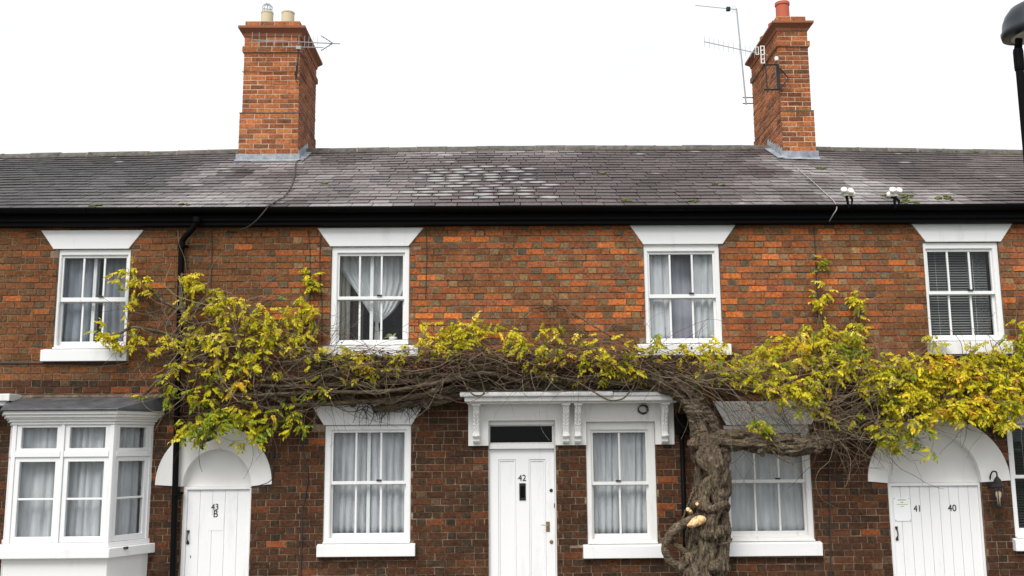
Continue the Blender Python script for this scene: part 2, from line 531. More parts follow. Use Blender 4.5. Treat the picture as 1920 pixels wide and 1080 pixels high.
def cells(xs, zs, solid, y0, y1):
    """a slab made of grid cells, cut by openings, with its edges returned to y1"""
    b = MB(); idx = {}
    def vid(i, j, y):
        k = (i, j, y)
        if k not in idx:
            idx[k] = len(b.v); b.v.append((xs[i], y, zs[j]))
        return idx[k]
    nx, nz = len(xs) - 1, len(zs) - 1
    S = lambda i, j: 0 <= i < nx and 0 <= j < nz and solid(i, j)
    for i in range(nx):
        for j in range(nz):
            if not S(i, j): continue
            b.f.append((vid(i, j, y0), vid(i + 1, j, y0), vid(i + 1, j + 1, y0), vid(i, j + 1, y0)))
            b.f.append((vid(i, j + 1, y1), vid(i + 1, j + 1, y1), vid(i + 1, j, y1), vid(i, j, y1)))
            if not S(i - 1, j): b.f.append((vid(i, j, y0), vid(i, j + 1, y0), vid(i, j + 1, y1), vid(i, j, y1)))
            if not S(i + 1, j): b.f.append((vid(i + 1, j, y0), vid(i + 1, j, y1), vid(i + 1, j + 1, y1), vid(i + 1, j + 1, y0)))
            if not S(i, j - 1): b.f.append((vid(i, j, y0), vid(i, j, y1), vid(i + 1, j, y1), vid(i + 1, j, y0)))
            if not S(i, j + 1): b.f.append((vid(i, j + 1, y0), vid(i + 1, j + 1, y0), vid(i + 1, j + 1, y1), vid(i, j + 1, y1)))
    return b
def spline(pts, n):
    """Catmull-Rom through pts, n samples"""
    pts = [Vector(p) for p in pts]
    P = [pts[0] * 2 - pts[1]] + pts + [pts[-1] * 2 - pts[-2]]
    out = []
    m = len(pts) - 1
    for k in range(n):
        u = k / (n - 1) * m
        i = min(int(u), m - 1); t = u - i
        a, b_, c, d = P[i], P[i + 1], P[i + 2], P[i + 3]
        out.append(0.5 * ((2 * b_) + (c - a) * t + (2 * a - 5 * b_ + 4 * c - d) * t * t + (3 * b_ - a - 3 * c + d) * t ** 3))
    return out
def lerp_list(vals, n):
    m = len(vals) - 1
    out = []
    for k in range(n):
        u = k / (n - 1) * m
        i = min(int(u), m - 1)
        out.append(vals[i] + (vals[i + 1] - vals[i]) * (u - i))
    return out
def text_obj(body, size, cx, y, cz, m, parent, name, depth=0.006, sx=1.0):
    cu = bpy.data.curves.new(name, 'FONT')
    cu.body = body; cu.size = size; cu.align_x = 'CENTER'; cu.align_y = 'CENTER'; cu.extrude = depth / 2
    t = bpy.data.objects.new(name + '_tmp', cu)
    COL.objects.link(t)
    bpy.context.view_layer.update()
    me = bpy.data.meshes.new_from_object(t.evaluated_get(bpy.context.evaluated_depsgraph_get()))
    bpy.data.objects.remove(t)
    Mx = Matrix.Translation((cx, y, cz)) @ Matrix.Rotation(rad(90), 4, 'X') @ Matrix.Diagonal((sx, 1, 1, 1))
    me.transform(Mx)
    me.materials.clear(); me.materials.append(m)
    o = bpy.data.objects.new(name, me)
    link(o, parent)
    return o

# ------------------------------------------------------------------ ground
XL, XR = -8.2, 8.4
def struct(o):
    o['kind'] = 'structure'; return o
b = MB(); b.box(-400, 400, -400, 600, -0.4, -0.16); struct(b.build('ground', M_GROUND, recenter=False))
b = MB(); b.box(-300, 300, -9.2, -2.4, -0.155, -0.115); struct(b.build('road', M_ASPHALT, recenter=False))
pv = MB(); pv.box(-300, 300, -2.25, 0.3, -0.15, -0.012); pave = struct(pv.build('pavement', M_PAVE, recenter=False))
pv = MB(); pv.box(-300, 300, -13.0, -9.35, -0.15, -0.012); struct(pv.build('far_pavement', M_PAVE, recenter=False))
b = MB(); b.box(-300, 300, -2.396, -2.254, -0.15, -0.006); struct(b.build('kerb', M_PAVE, recenter=False))
b = MB(); b.box(-300, 300, -9.346, -9.204, -0.15, -0.006); struct(b.build('far_kerb', M_PAVE, recenter=False))

# ------------------------------------------------------------------ the terrace: openings
T = empty('brick_terrace', (0, 0, 0))
tag(T, 'long red brick terrace with slate roof, white sash windows and white doors', 'terrace')
GY = 0.055                        # depth at which the glass is measured
WIN = {   # opening, glass, meeting rail, bars, sill : all read off the photograph
    'w1': dict(op=(104, 467, 240, 657), gl=(117, 484, 234, 640), rail=(558, 566), bars=(154, 193), sill=(75, 655, 237, 677), inner=176),
    'w2': dict(op=(620, 462, 767, 650), gl=(636, 480, 755, 637), rail=(556, 562), bars=(674, 715), sill=(604, 648, 784, 668), inner=697),
    'w3': dict(op=(1209, 457, 1352, 646), gl=(1219, 477, 1338, 634), rail=(552, 559), bars=(1257.5, 1299.5), sill=(1196, 645, 1372, 666)),
    'w4': dict(op=(1737, 454, 1879, 642), gl=(1743, 472, 1861, 628), rail=(546, 552), bars=(1781, 1822), sill=(1744, 640, 1900, 664)),
    'w5': dict(op=(607, 797, 770, 1024), gl=(624, 811, 758, 1000), rail=(902, 908), bars=(667, 714), sill=(593, 1022, 778, 1044), inner=691),
    'w6': dict(op=(1100, 790, 1231, 1026), gl=(1113, 811, 1212, 1001), rail=(903, 909), bars=(1162.5,), sill=(1094, 1023, 1245, 1047)),
    'w7': dict(op=(1361, 797, 1523, 1020), gl=(1370, 812, 1506, 996), rail=(899, 905), bars=(1416, 1461), sill=(1350, 1018, 1543, 1043)),
    'w8': dict(op=(1896, 795, 2060, 1014), gl=(1904, 801, 2046, 990), rail=(890, 896), bars=(1951, 1998), sill=(1905, 1011, 2075, 1033)),
}
OPEN = []                          # rectangles x0 x1 z0 z1 cut through the wall
for k, w in WIN.items():
    w['R'] = rect(*w['op'], 0.0)
    OPEN.append(w['R'])
d42 = rect(916, 788, 1044, 1170, 0.0); d42 = (d42[0], d42[1], 0.02, d42[3])
OPEN.append(d42)
d43 = rect(337, 912, 467, 1170, 0.0); d43 = (d43[0], d43[1], 0.02, d43[3])
d41 = rect(1673, 905, 1850, 1170, 0.0); d41 = (d41[0], d41[1], 0.02, d41[3])
OPEN += [d43, d41]
def arch_dims(d, top_in_px, outl, outr, outtop_px, ypx, base):
    cx = (d[0] + d[1]) / 2
    a_in = (d[1] - d[0]) / 2
    h_in = at((outl + outr) / 2, top_in_px, 0).z - base
    a_out = (at(outr, ypx, 0).x - at(outl, ypx, 0).x) / 2
    cxo = (at(outr, ypx, 0).x + at(outl, ypx, 0).x) / 2
    h_out = at((outl + outr) / 2, outtop_px, 0).z - base
    return dict(cx=cx, a=a_in, h=h_in, A=a_out, H=h_out, cxo=cxo, z=base)
A43 = arch_dims(d43, 842, 291, 510, 800, 907, d43[3])
A41 = arch_dims(d41, 809, 1627, 1894, 783, 900, d41[3])
for A in (A43, A41):
    n = 14
    for i in range(n):
        t0 = i / n
        hw = A['a'] * math.sqrt(max(0, 1 - t0 * t0)) + 0.006
        OPEN.append((A['cx'] - hw, A['cx'] + hw, A['z'] + A['h'] * t0 - (0.001 if i else 0), A['z'] + A['h'] * (i + 1) / n))
# bay window plan
bay_fr, bay_wr = at(209, 900, -0.5).x, at(284, 900, 0).x
bay_fl = at(17, 900, -0.5).x
bay_wl = bay_fl - (bay_wr - bay_fr)
bay_top = at(100, 792, -0.5).z
bay_sill = at(100, 1030, -0.5).z
OPEN.append((bay_wl + 0.12, bay_wr - 0.12, bay_sill, bay_top))

Z_EAVE = at(930, 424, 0.0).z + 0.03
WALL_TOP = Z_EAVE + 0.12
# wall core (mortar), with openings
xs = sorted(set([XL, XR] + [o[0] for o in OPEN] + [o[1] for o in OPEN]))
zs = sorted(set([-0.1, WALL_TOP] + [o[2] for o in OPEN] + [o[3] for o in OPEN]))
def wsolid(i, j):
    x, z = (xs[i] + xs[i + 1]) / 2, (zs[j] + zs[j + 1]) / 2
    return not any(o[0] < x < o[1] and o[2] < z < o[3] for o in OPEN)
wall = cells(xs, zs, wsolid, 0.007, 0.26).build('wall', M_MORTAR, T)
# rest of the shell
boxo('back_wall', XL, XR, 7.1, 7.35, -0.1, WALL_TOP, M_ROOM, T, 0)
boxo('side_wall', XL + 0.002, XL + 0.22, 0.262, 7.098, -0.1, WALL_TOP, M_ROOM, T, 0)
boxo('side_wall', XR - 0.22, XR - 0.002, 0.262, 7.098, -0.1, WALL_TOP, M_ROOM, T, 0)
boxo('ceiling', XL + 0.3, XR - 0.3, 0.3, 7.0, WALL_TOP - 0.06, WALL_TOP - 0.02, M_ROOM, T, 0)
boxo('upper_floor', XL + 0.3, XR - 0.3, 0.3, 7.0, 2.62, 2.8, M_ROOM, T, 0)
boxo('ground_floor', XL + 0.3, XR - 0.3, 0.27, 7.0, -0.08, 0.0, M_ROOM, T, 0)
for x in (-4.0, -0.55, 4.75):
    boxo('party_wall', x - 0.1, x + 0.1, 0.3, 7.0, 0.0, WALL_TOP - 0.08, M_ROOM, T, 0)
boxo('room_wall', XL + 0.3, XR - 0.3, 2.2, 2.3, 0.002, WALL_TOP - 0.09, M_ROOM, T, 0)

# ------------------------------------------------------------------ bricks, Flemish bond
CH = 0.0762
SL, HL, J = 0.222, 0.109, 0.007
def pick(r, opts):
    t = r.random() * sum(o[0] for o in opts)
    for w, c in opts:
        t -= w
        if t <= 0: return c
    return opts[-1][1]
def brick_color(x, z, header, r):
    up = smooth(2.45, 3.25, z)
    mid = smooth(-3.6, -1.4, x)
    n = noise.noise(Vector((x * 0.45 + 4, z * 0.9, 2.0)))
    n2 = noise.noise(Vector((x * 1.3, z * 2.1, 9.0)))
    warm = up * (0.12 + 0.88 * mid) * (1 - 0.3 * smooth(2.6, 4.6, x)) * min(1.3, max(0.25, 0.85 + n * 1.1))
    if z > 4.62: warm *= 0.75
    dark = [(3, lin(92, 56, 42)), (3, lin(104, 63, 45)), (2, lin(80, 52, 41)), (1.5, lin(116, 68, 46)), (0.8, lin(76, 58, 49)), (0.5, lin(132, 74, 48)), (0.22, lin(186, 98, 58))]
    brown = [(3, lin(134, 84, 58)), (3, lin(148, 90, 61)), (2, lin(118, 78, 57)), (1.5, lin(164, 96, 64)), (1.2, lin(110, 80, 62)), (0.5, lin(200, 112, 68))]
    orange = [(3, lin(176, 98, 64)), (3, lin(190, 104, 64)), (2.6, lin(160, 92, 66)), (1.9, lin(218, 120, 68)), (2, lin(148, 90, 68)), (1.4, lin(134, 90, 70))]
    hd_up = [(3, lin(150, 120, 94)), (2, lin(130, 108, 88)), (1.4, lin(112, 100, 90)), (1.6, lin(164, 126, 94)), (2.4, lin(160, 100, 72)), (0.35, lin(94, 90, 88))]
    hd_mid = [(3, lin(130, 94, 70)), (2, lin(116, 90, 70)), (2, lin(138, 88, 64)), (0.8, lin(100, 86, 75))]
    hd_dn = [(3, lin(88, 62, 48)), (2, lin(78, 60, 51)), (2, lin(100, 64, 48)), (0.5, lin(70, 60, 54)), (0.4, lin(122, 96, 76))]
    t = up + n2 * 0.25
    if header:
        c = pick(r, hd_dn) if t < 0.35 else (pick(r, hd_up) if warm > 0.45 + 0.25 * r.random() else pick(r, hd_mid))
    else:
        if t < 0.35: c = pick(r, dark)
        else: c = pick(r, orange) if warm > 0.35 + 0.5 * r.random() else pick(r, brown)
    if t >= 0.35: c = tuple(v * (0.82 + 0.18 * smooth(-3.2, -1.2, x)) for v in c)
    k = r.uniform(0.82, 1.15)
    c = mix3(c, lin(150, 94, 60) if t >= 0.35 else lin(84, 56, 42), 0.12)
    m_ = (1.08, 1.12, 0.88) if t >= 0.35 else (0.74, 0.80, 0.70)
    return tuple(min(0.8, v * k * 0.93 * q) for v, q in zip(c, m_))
def brick_geo(b, x0, x1, z0, z1, yf, yb, r, col):
    c = 0.0035
    j = lambda: r.uniform(-0.0016, 0.0016)
    o = [(x0 + j(), z0 + j()), (x1 + j(), z0 + j()), (x1 + j(), z1 + j()), (x0 + j(), z1 + j())]
    sg = ((1, 1), (-1, 1), (-1, -1), (1, -1))
    vs = [(p[0], yb, p[1]) for p in o] + [(p[0] + s[0] * c, yf + r.uniform(-0.001, 0.001), p[1] + s[1] * c) for p, s in zip(o, sg)]
    b.add(vs, [(4, 5, 6, 7), (0, 1, 5, 4), (1, 2, 6, 5), (2, 3, 7, 6), (3, 0, 4, 7)], col)
def clip(rc):
    """cut a brick back at the openings"""
    x0, x1, z0, z1 = rc
    for o in OPEN:
        if o[1] <= x0 or o[0] >= x1 or o[3] <= z0 or o[2] >= z1: continue
        opts = [(o[1] - x0, 'l'), (x1 - o[0], 'r'), (o[3] - z0, 'b'), (z1 - o[2], 't')]
        _, s_ = min(opts)
        if s_ == 'l': x0 = o[1] + 0.003
        elif s_ == 'r': x1 = o[0] - 0.003
        elif s_ == 'b': z0 = o[3] + 0.003
        else: z1 = o[2] - 0.003
        if x1 - x0 < 0.02 or z1 - z0 < 0.015: return None
    return x0, x1, z0, z1
whole, rest = [], MB()
rb = random.Random(5)
nc = int((WALL_TOP + 0.06) / CH)
for k in range(nc):
    z0 = -0.06 + k * CH + 0.0035
    z1 = z0 + CH - J
    ph = (0 if k % 2 else (SL + HL) / 2 + 0.0) + noise.noise(Vector((0, 0, k * 3.7))) * 0.05
    x = XL - 0.4 + ph
    hd = False
    while x < XR:
        w_ = (HL if hd else SL) - J + rb.uniform(-0.004, 0.004)
        xa, xb = max(x, XL), min(x + w_, XR)
        if xb - xa > 0.03:
            wav = 0.004 * noise.noise(Vector((x * 0.8, k * 0.9, 1)))
            rc = (xa, xb, z0 + wav, z1 + wav)
            cl = clip(rc)
            if cl:
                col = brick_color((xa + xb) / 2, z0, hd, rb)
                if cl == rc and not hd and xb - xa > 0.2:
                    whole.append((rc, col))
                else:
                    brick_geo(rest, *cl, rb.uniform(-0.0025, 0.0015), 0.012, rb, col)
        x += w_ + J
        hd = not hd
# the 300 stretchers that show largest (nearest to the camera, on the open stretches of wall) are bricks of their own
def shown(rc):
    x, z = (rc[0] + rc[1]) / 2, (rc[2] + rc[3]) / 2
    zones = [(at(790, 435, 0), at(1195, 590, 0)), (at(780, 800, 0), at(870, 1078, 0)), (at(475, 905, 0), at(590, 1078, 0)),
             (at(1400, 430, 0), at(1700, 560, 0)), (at(1560, 860, 0), at(1665, 1078, 0)), (at(1050, 845, 0), at(1092, 1078, 0))]
    return any(a.x < x < c.x and c.z < z < a.z for a, c in zones)
whole.sort(key=lambda w: (not shown(w[0]), (Vector(((w[0][0] + w[0][1]) / 2, 0, w[0][2])) - CAM).length))
var = []
for i in range(6):
    b = MB(); brick_geo(b, -SL / 2 + J / 2, SL / 2 - J / 2, -(CH - J) / 2, (CH - J) / 2, 0.0, 0.012, rb, None)
    me = b.mesh('brick'); me.materials.append(M_BRICK_O); var.append(me)
for rc, col in whole[:300]:
    o = bpy.data.objects.new('brick', var[rb.randrange(6)])
    o.location = ((rc[0] + rc[1]) / 2, rb.uniform(-0.0025, 0.0015), (rc[2] + rc[3]) / 2)
    o.rotation_euler = (rb.uniform(-.004, .004), rb.uniform(-.003, .003), rb.uniform(-.004, .004))
    o.scale = ((rc[1] - rc[0]) / (SL - J), 1, 1)
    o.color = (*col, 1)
    link(o, wall)
for rc, col in whole[300:]:
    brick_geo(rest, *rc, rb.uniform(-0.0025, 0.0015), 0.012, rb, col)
tag(rest.build('brickwork', M_BRICK_A, wall), kind='stuff')

# ------------------------------------------------------------------ flat arches over the windows
LINT = [((77, 432), (269, 431), (241, 466), (100, 467)), ((595, 428), (794, 426), (766, 461), (619, 462)),
        ((1181, 423), (1379, 421), (1355, 457), (1206, 458)), ((1709, 419), (1899, 418), (1877, 453), (1736, 453)),
        ((583, 757), (796, 757), (772, 796), (607, 797)), ((1337, 752), (1546, 752), (1521, 796), (1362, 797)),
        ((1872, 752), (2082, 752), (2060, 794), (1896, 794))]
for q in LINT:
    P = [at(*p, -0.012) for p in q]
    zt, zb = (P[0].z + P[1].z) / 2, (P[2].z + P[3].z) / 2
    b = MB(); b.prism([(P[3].x, zb), (P[2].x, zb), (P[1].x, zt), (P[0].x, zt)], -0.012, 0.09)
    b.build('lintel', M_WHITE, T, bevel=0.004)

# ------------------------------------------------------------------ sash windows
def sash_window(w, old=False):
    x0, x1, z0, z1 = w['R']
    m = M_WHITE_OLD if old else M_WHITE
    g = rect(*w['gl'], GY)
    ra = at((w['gl'][0] + w['gl'][2]) / 2, w['rail'][0], GY).z
    rbm = at((w['gl'][0] + w['gl'][2]) / 2, w['rail'][1], GY).z
    gx0, gx1, gz0, gz1 = g
    st = 0.03
    b = MB(); b.ring(x0 + 0.002, x1 - 0.002, z0 + 0.002, z1 - 0.002, max(0.02, gx0 - st - x0), max(0.02, x1 - gx1 - st), max(0.02, gz0 - 0.055 - z0), max(0.015, z1 - gz1 - 0.035), 0.022, 0.14)
    fr = b.build('sash_window', m, T, bevel=0.004)
    hz = (ra + rbm) / 2
    b = MB(); b.ring(gx0 - st - 0.012, gx1 + st + 0.012, rbm, gz1 + 0.05, st + 0.012, st + 0.012, ra - rbm, 0.05, 0.046, 0.078); b.build('upper_sash', m, fr, bevel=0.003)
    b = MB(); b.ring(gx0 - st - 0.012, gx1 + st + 0.012, gz0 - 0.07, rbm + 0.012, st + 0.012, st + 0.012, 0.07, 0.02, 0.082, 0.115); b.build('lower_sash', m, fr, bevel=0.003)
    # pulley-stile stop bead
    b = MB(); b.ring(gx0 - st - 0.004, gx1 + st + 0.004, gz0 - 0.06, gz1 + 0.04, 0.012, 0.012, 0.004, 0.012, 0.03, 0.044); b.build('stop_bead', m, fr)
    bx = [at(p, (w['gl'][1] + w['gl'][3]) / 2, GY).x for p in w['bars']]
    for (za, zb, ya) in ((ra + 0.001, gz1 - 0.001, 0.052), (gz0 + 0.001, rbm - 0.001, 0.088)):
        for X in bx:
            boxo('glazing_bar', X - 0.0115, X + 0.0115, ya, ya + 0.022, za, zb, m, fr, 0.004)
        ed = [gx0] + bx + [gx1]
        for i in range(len(ed) - 1):
            b = MB(); b.box(ed[i] - 0.004, ed[i + 1] + 0.004, ya + 0.008, ya + 0.012, za - 0.004, zb + 0.004)
            b.build('pane', M_GLASS, fr)
    if 'inner' in w:
        X = at(w['inner'], (w['gl'][1] + w['gl'][3]) / 2, 0.15).x
        boxo('inner_mullion', X - 0.02, X + 0.02, 0.145, 0.17, gz0 - 0.03, gz1 + 0.03, m, fr, 0.004)
    # sash lift / catch
    xc = bx[len(bx) // 2] - 0.02
    boxo('catch', xc - 0.03, xc + 0.03, 0.03, 0.044, ra + 0.001, ra + 0.018, M_IRON, fr, 0.003)
    sx0, sx1, sz0, sz1 = rect(*w['sill'], -0.07)
    b = MB()
    b.prism([(-0.07, sz0), (0.018, sz0), (0.018, sz1 + 0.012), (-0.07, sz1 - 0.004)][::-1], sx0, sx1, 'x')
    b.build('sill', M_WHITE, fr, bevel=0.006)
    boxo('subsill', x0 + 0.004, x1 - 0.004, -0.02, 0.0215, sz1 + 0.013, max(sz1 + 0.03, z0 + 0.02), m, fr, 0.004)
    return g
GL = {}
for k, w in WIN.items():
    GL[k] = sash_window(w, k in ('w6', 'w7'))

# ------------------------------------------------------------------ curtains and blinds (each hangs on its own)
def sheet(fn, nu, nv, thick=0.002):
    b = MB()
    for j in range(nv + 1):
        for i in range(nu + 1):
            b.v.append(tuple(fn(i / nu, j / nv)))
    for j in range(nv):
        for i in range(nu):
            a = j * (nu + 1) + i
            b.f.append((a, a + 1, a + nu + 2, a + nu + 1))
    return b
def curtain(x0, x1, z0, z1, Y, m, label, folds, amp=0.02, seed=0, flare=0.0, lean=0.0):
    def fn(u, v):
        ph = noise.noise(Vector((u * 3 + seed, seed * 1.7, v * 0.6))) * 1.6
        a = amp * (0.7 + 0.3 * v) * math.sin(u * folds * 2 * math.pi + ph * 2)
        return (x0 + (x1 - x0) * u + lean * v * (0.5 - u) + 0.008 * math.cos(u * folds * 6.283 + ph), Y + a + 0.012 * noise.noise(Vector((u * 9, v * 3, seed))), z1 + (z0 - z1) * v)
    o = sheet(fn, max(24, int(folds * 10)), 10).build('curtain', m, smooth=True)
    sd = o.modifiers.new('cloth', 'SOLIDIFY'); sd.thickness = 0.002
    tag(o, label, 'curtain', 'curtains behind the windows')
    return o
g = GL['w1']; mx = g[0] + (g[1] - g[0]) * 0.53
curtain(g[0] - 0.05, mx - 0.03, g[2] - 0.05, g[3] + 0.05, 0.19, M_NETGREY, 'grey curtain, left half of the upper window above the bay', 4, seed=1)
curtain(mx + 0.0, g[1] + 0.05, g[2] - 0.05, g[3] + 0.05, 0.25, M_NETGREY, 'grey curtain, right half of the upper window above the bay', 4, seed=2)
g = GL['w3']; bw = (g[1] - g[0]) / 3
curtain(g[0] - 0.06, g[0] + bw * 0.97, g[2] - 0.05, g[3] + 0.05, 0.16, M_NET, 'pale net curtain in left third of the upper window straight above the wisteria trunk', 3, seed=3)
curtain(g[1] - bw * 0.97, g[1] + 0.06, g[2] - 0.05, g[3] + 0.05, 0.16, M_NET, 'pale net curtain in right third of the upper window straight above the wisteria trunk', 3, seed=4)
curtain(g[0] + bw * 0.6, g[1] - bw * 0.6, g[2] - 0.05, g[3] + 0.05, 0.31, M_MAUVE, 'mauve grey cloth in the middle of the upper window straight above the wisteria trunk', 1.5, 0.012, seed=5)
g = GL['w5']; mx = at(690, 900, 0.22).x
curtain(g[0] - 0.06, mx - 0.005, g[2] - 0.05, g[3] + 0.05, 0.205, M_NET, 'white net curtain, left half of the ground floor window left of door 42', 5, seed=6)
curtain(mx - 0.02, g[1] + 0.06, g[2] - 0.05, g[3] + 0.05, 0.19, M_NET, 'white net curtain, right half of the ground floor window left of door 42', 5, seed=7, lean=0.03)
g = GL['w6']; mx = (g[0] + g[1]) / 2
curtain(g[0] - 0.05, mx - 0.002, g[2] - 0.05, g[3] + 0.05, 0.205, M_NET, 'white gathered curtain, left half of the narrow window under the canopy', 4, seed=8)
curtain(mx + 0.004, g[1] + 0.05, g[2] - 0.05, g[3] + 0.05, 0.19, M_NET, 'white gathered curtain, right half of the narrow window under the canopy', 4, seed=9)
g = GL['w7']
curtain(g[0] - 0.05, g[1] + 0.05, g[2] - 0.05, g[3] + 0.05, 0.19, M_NET, 'grey white net curtain in the window behind the wisteria trunk', 7, 0.012, seed=10)
# tied net curtains of the upper window left of centre
g = GL['w2']; W_, H_ = g[1] - g[0], g[3] - g[2]
kx, kz = g[0] + W_ * 0.565, g[2] + H_ * 0.21
def swag(sgn, label, seed, m):
    xo = g[0] - 0.04 if sgn < 0 else g[1] + 0.04
    xi = g[0] + W_ * 0.60 if sgn < 0 else g[0] + W_ * 0.52
    def fn(u, v):          # u: 0 outer edge -> 1 inner edge ; v: 0 top -> 1 knot
        top = Vector((xo + (xi - xo) * u, 0.25, g[3] + 0.05))
        zo = g[3] - H_ * (0.10 if sgn < 0 else 0.26)
        outer = Vector((xo, 0.25, g[3] + 0.05 - (g[3] + 0.05 - zo) * min(1, v * 2.2))) if v < 1 / 2.2 else Vector((xo, 0.25, zo)).lerp(Vector((kx + sgn * 0.012, 0.25, kz)), (v - 1 / 2.2) / (1 - 1 / 2.2))
        if v >= 1 / 2.2:
            outer.x += sgn * 0.05 * math.sin(math.pi * (v - 1 / 2.2) / (1 - 1 / 2.2)) * (1 if sgn > 0 else -0.4)
            outer.z -= 0.05 * math.sin(math.pi * (v - 1 / 2.2) / (1 - 1 / 2.2)) * (1 if sgn > 0 else 0.2)
        inner = Vector((xi, 0.25, g[3] + 0.05)).lerp(Vector((kx, 0.25, kz)), v)
        p = outer.lerp(inner, u)
        p.y += 0.02 * (1 - v * 0.6) * math.sin(u * 5 * 6.283 + seed) + (0.01 if sgn > 0 else 0)
        return p
    o = sheet(fn, 60, 24).build('curtain', m, smooth=True)
    tag(o, label, 'curtain', 'curtains behind the windows')
swag(-1, 'sheer net curtain drawn from the left to a knot in the upper middle window', 1.0, M_SHEER)
swag(1, 'sheer net curtain drawn from the right to a knot in the upper middle window', 2.0, M_SHEER)
def tail(u, v):
    wv = 0.045 * (0.5 + 0.9 * v) if v > 0.08 else 0.03
    return (kx + (u - 0.5) * 2 * wv * 0.7 + 0.012 * v, 0.25 + 0.015 * math.sin(u * 15), kz + 0.02 - v * (kz + 0.06 - g[2]))
o = sheet(tail, 20, 10).build('curtain_knot', M_SHEER, smooth=True)
tag(o, 'knotted tail of net curtain hanging at the foot of the upper middle window', 'curtain')
curtain(g[0] - 0.05, g[0] + W_ * 0.10, g[2] - 0.05, g[3] + 0.04, 0.36, M_BEIGE, 'beige drape at far left of the upper middle window with knotted nets', 2, seed=12)
curtain(g[0] + W_ * 0.1, g[0] + W_ * 0.29, g[2] - 0.05, g[3] + 0.04, 0.55, cloth_mat('brown_cloth', (0.12, 0.10, 0.075), 0.1), 'brown drape deep inside the upper middle window with knotted nets', 3, seed=13)
# house plant and white pot on that window's inner ledge
def leaf_blade(b, p0, d, L_, wid, up, droop=0.3):
    d = d.normalized(); side = d.cross(up).normalized()
    pts = []
    for i in range(5):
        t = i / 4
        c = p0 + d * L_ * t - Vector((0, 0, droop * L_ * t * t))
        w_ = wid * math.sin(math.pi * (0.12 + 0.88 * t)) if t < 1 else 0.0005
        pts += [c - side * w_, c + side * w_]
    b.add(pts, [(2 * i, 2 * i + 1, 2 * i + 3, 2 * i + 2) for i in range(4)])
pp = at(737, 634, 0.2)
pot = empty('house_plant', (pp.x, 0.2, g[2] - 0.03))
tag(pot, 'small leafy house plant in a white pot inside the upper middle window', 'house plant')
b = MB(); b.lathe([(0.03, 0), (0.045, 0.02), (0.052, 0.06), (0.048, 0.075), (0.03, 0.078)], pp.x, 0.2, 16, g[2] - 0.03); b.build('pot', M_FITTING, pot, smooth=True)
b = MB()
for i in range(9):
    d = Vector((RN.uniform(-1.6, 0.3), RN.uniform(-0.4, 0.4), RN.uniform(0.5, 1.2)))
    leaf_blade(b, Vector((pp.x, 0.2, g[2] + 0.04)), d, RN.uniform(0.09, 0.17), 0.012, Vector((0, -1, 0.3)), 0.5)
lm = mat('house_plant_leaf', lambda nt, N, L, out: principled(N, L, out, ramp(N, L, noise_tex(N, L, 30, 3), 0.3, (0.10, 0.14, 0.03), 0.7, (0.28, 0.32, 0.09)), 0.5))
b.build('leaves', lm, pot)
# venetian blinds
def blind(g, label, Y, pitch, m, tilt):
    e = empty('venetian_blind', ((g[0] + g[1]) / 2, Y, g[2] - 0.03))
    tag(e, label, 'blind', 'venetian blinds')
    n = int((g[3] - g[2] + 0.08) / pitch)
    b = MB(); Wd = (g[1] - g[0]) / 2 + 0.02
    b.box(-Wd, Wd, -0.014, 0.014, -0.0012, 0.0012)
    me = b.mesh('slat'); me.materials.append(m)
    for i in range(n):
        o = bpy.data.objects.new('slat', me)
        o.location = ((g[0] + g[1]) / 2, Y, g[2] - 0.02 + i * pitch)
        o.rotation_euler = (tilt + RN.uniform(-0.03, 0.03), RN.uniform(-0.002, 0.002), 0)
        link(o, e)
    for t in (0.2, 0.8):
        x = g[0] + (g[1] - g[0]) * t
        b = MB(); b.tube([(x, Y - 0.018, g[2] - 0.02), (x, Y - 0.018, g[3] + 0.05)], 0.0012, 4); b.build('cord', M_FITTING, e)
    boxo('head_rail', g[0] - 0.02, g[1] + 0.02, Y - 0.02, Y + 0.02, g[3] + 0.045, g[3] + 0.075, m, e, 0)
blind(GL['w4'], 'grey slatted blind filling the upper window at the right end', 0.2, 0.0305, M_BLINDGREY, rad(38))
blind(GL['w8'], 'black slatted blind in the ground floor window at the right edge', 0.2, 0.0305, M_BLIND, rad(48))
g = GL['w4']
curtain(g[1] - 0.2, g[1] + 0.04, g[2] - 0.03, g[3] + 0.03, 0.27, M_NETGREY, 'grey net curtain behind right side of the slatted upper window', 3, 0.015, seed=15)

# ------------------------------------------------------------------ bay window
bay = empty('bay_window', (0, 0, 0), T)
def bayplan(d, depth=0.5):
    a = math.atan2(depth, bay_wr - bay_fr)
    k = d * math.tan(a / 2)
    s_ = d / math.sin(a)
    return [(bay_wl - s_, 0.004), (bay_fl - k, -depth - d), (bay_fr + k, -depth - d), (bay_wr + s_, 0.004)]
Z = lambda py, Y=-0.5: at(110, py, Y).z
z_s0, z_s1 = Z(1048, -0.58), Z(1029, -0.58)
def bslab(name, d, z0, z1, m, bev=0.004):
    b = MB(); b.prism(bayplan(d), z0, z1, 'z'); return b.build(name, m, bay, bevel=bev)
bslab('base_wall', 0.0, -0.02, z_s0 - 0.001, M_RENDER)
bslab('sill', 0.07, z_s0, z_s1, M_WHITE, 0.008)
zf0, zf1 = z_s1 + 0.002, Z(796)
bslab('sill_rail', 0.012, zf0, zf0 + 0.05, M_WHITE)
zc = zf1
H1 = (Z(770, -0.6) - zf1)
for i, (d, f0, f1) in enumerate(((0.012, 0.0, 0.22), (0.035, 0.222, 0.40), (0.05, 0.402, 0.52), (0.075, 0.522, 0.74), (0.1, 0.742, 1.0))):
    bslab('cornice', d, zc + H1 * f0, zc + H1 * f1, M_WHITE_OLD, 0.005)
zr0 = zc + H1
zr1 = at(150, 745, 0).z
p = bayplan(0.13)
b = MB()
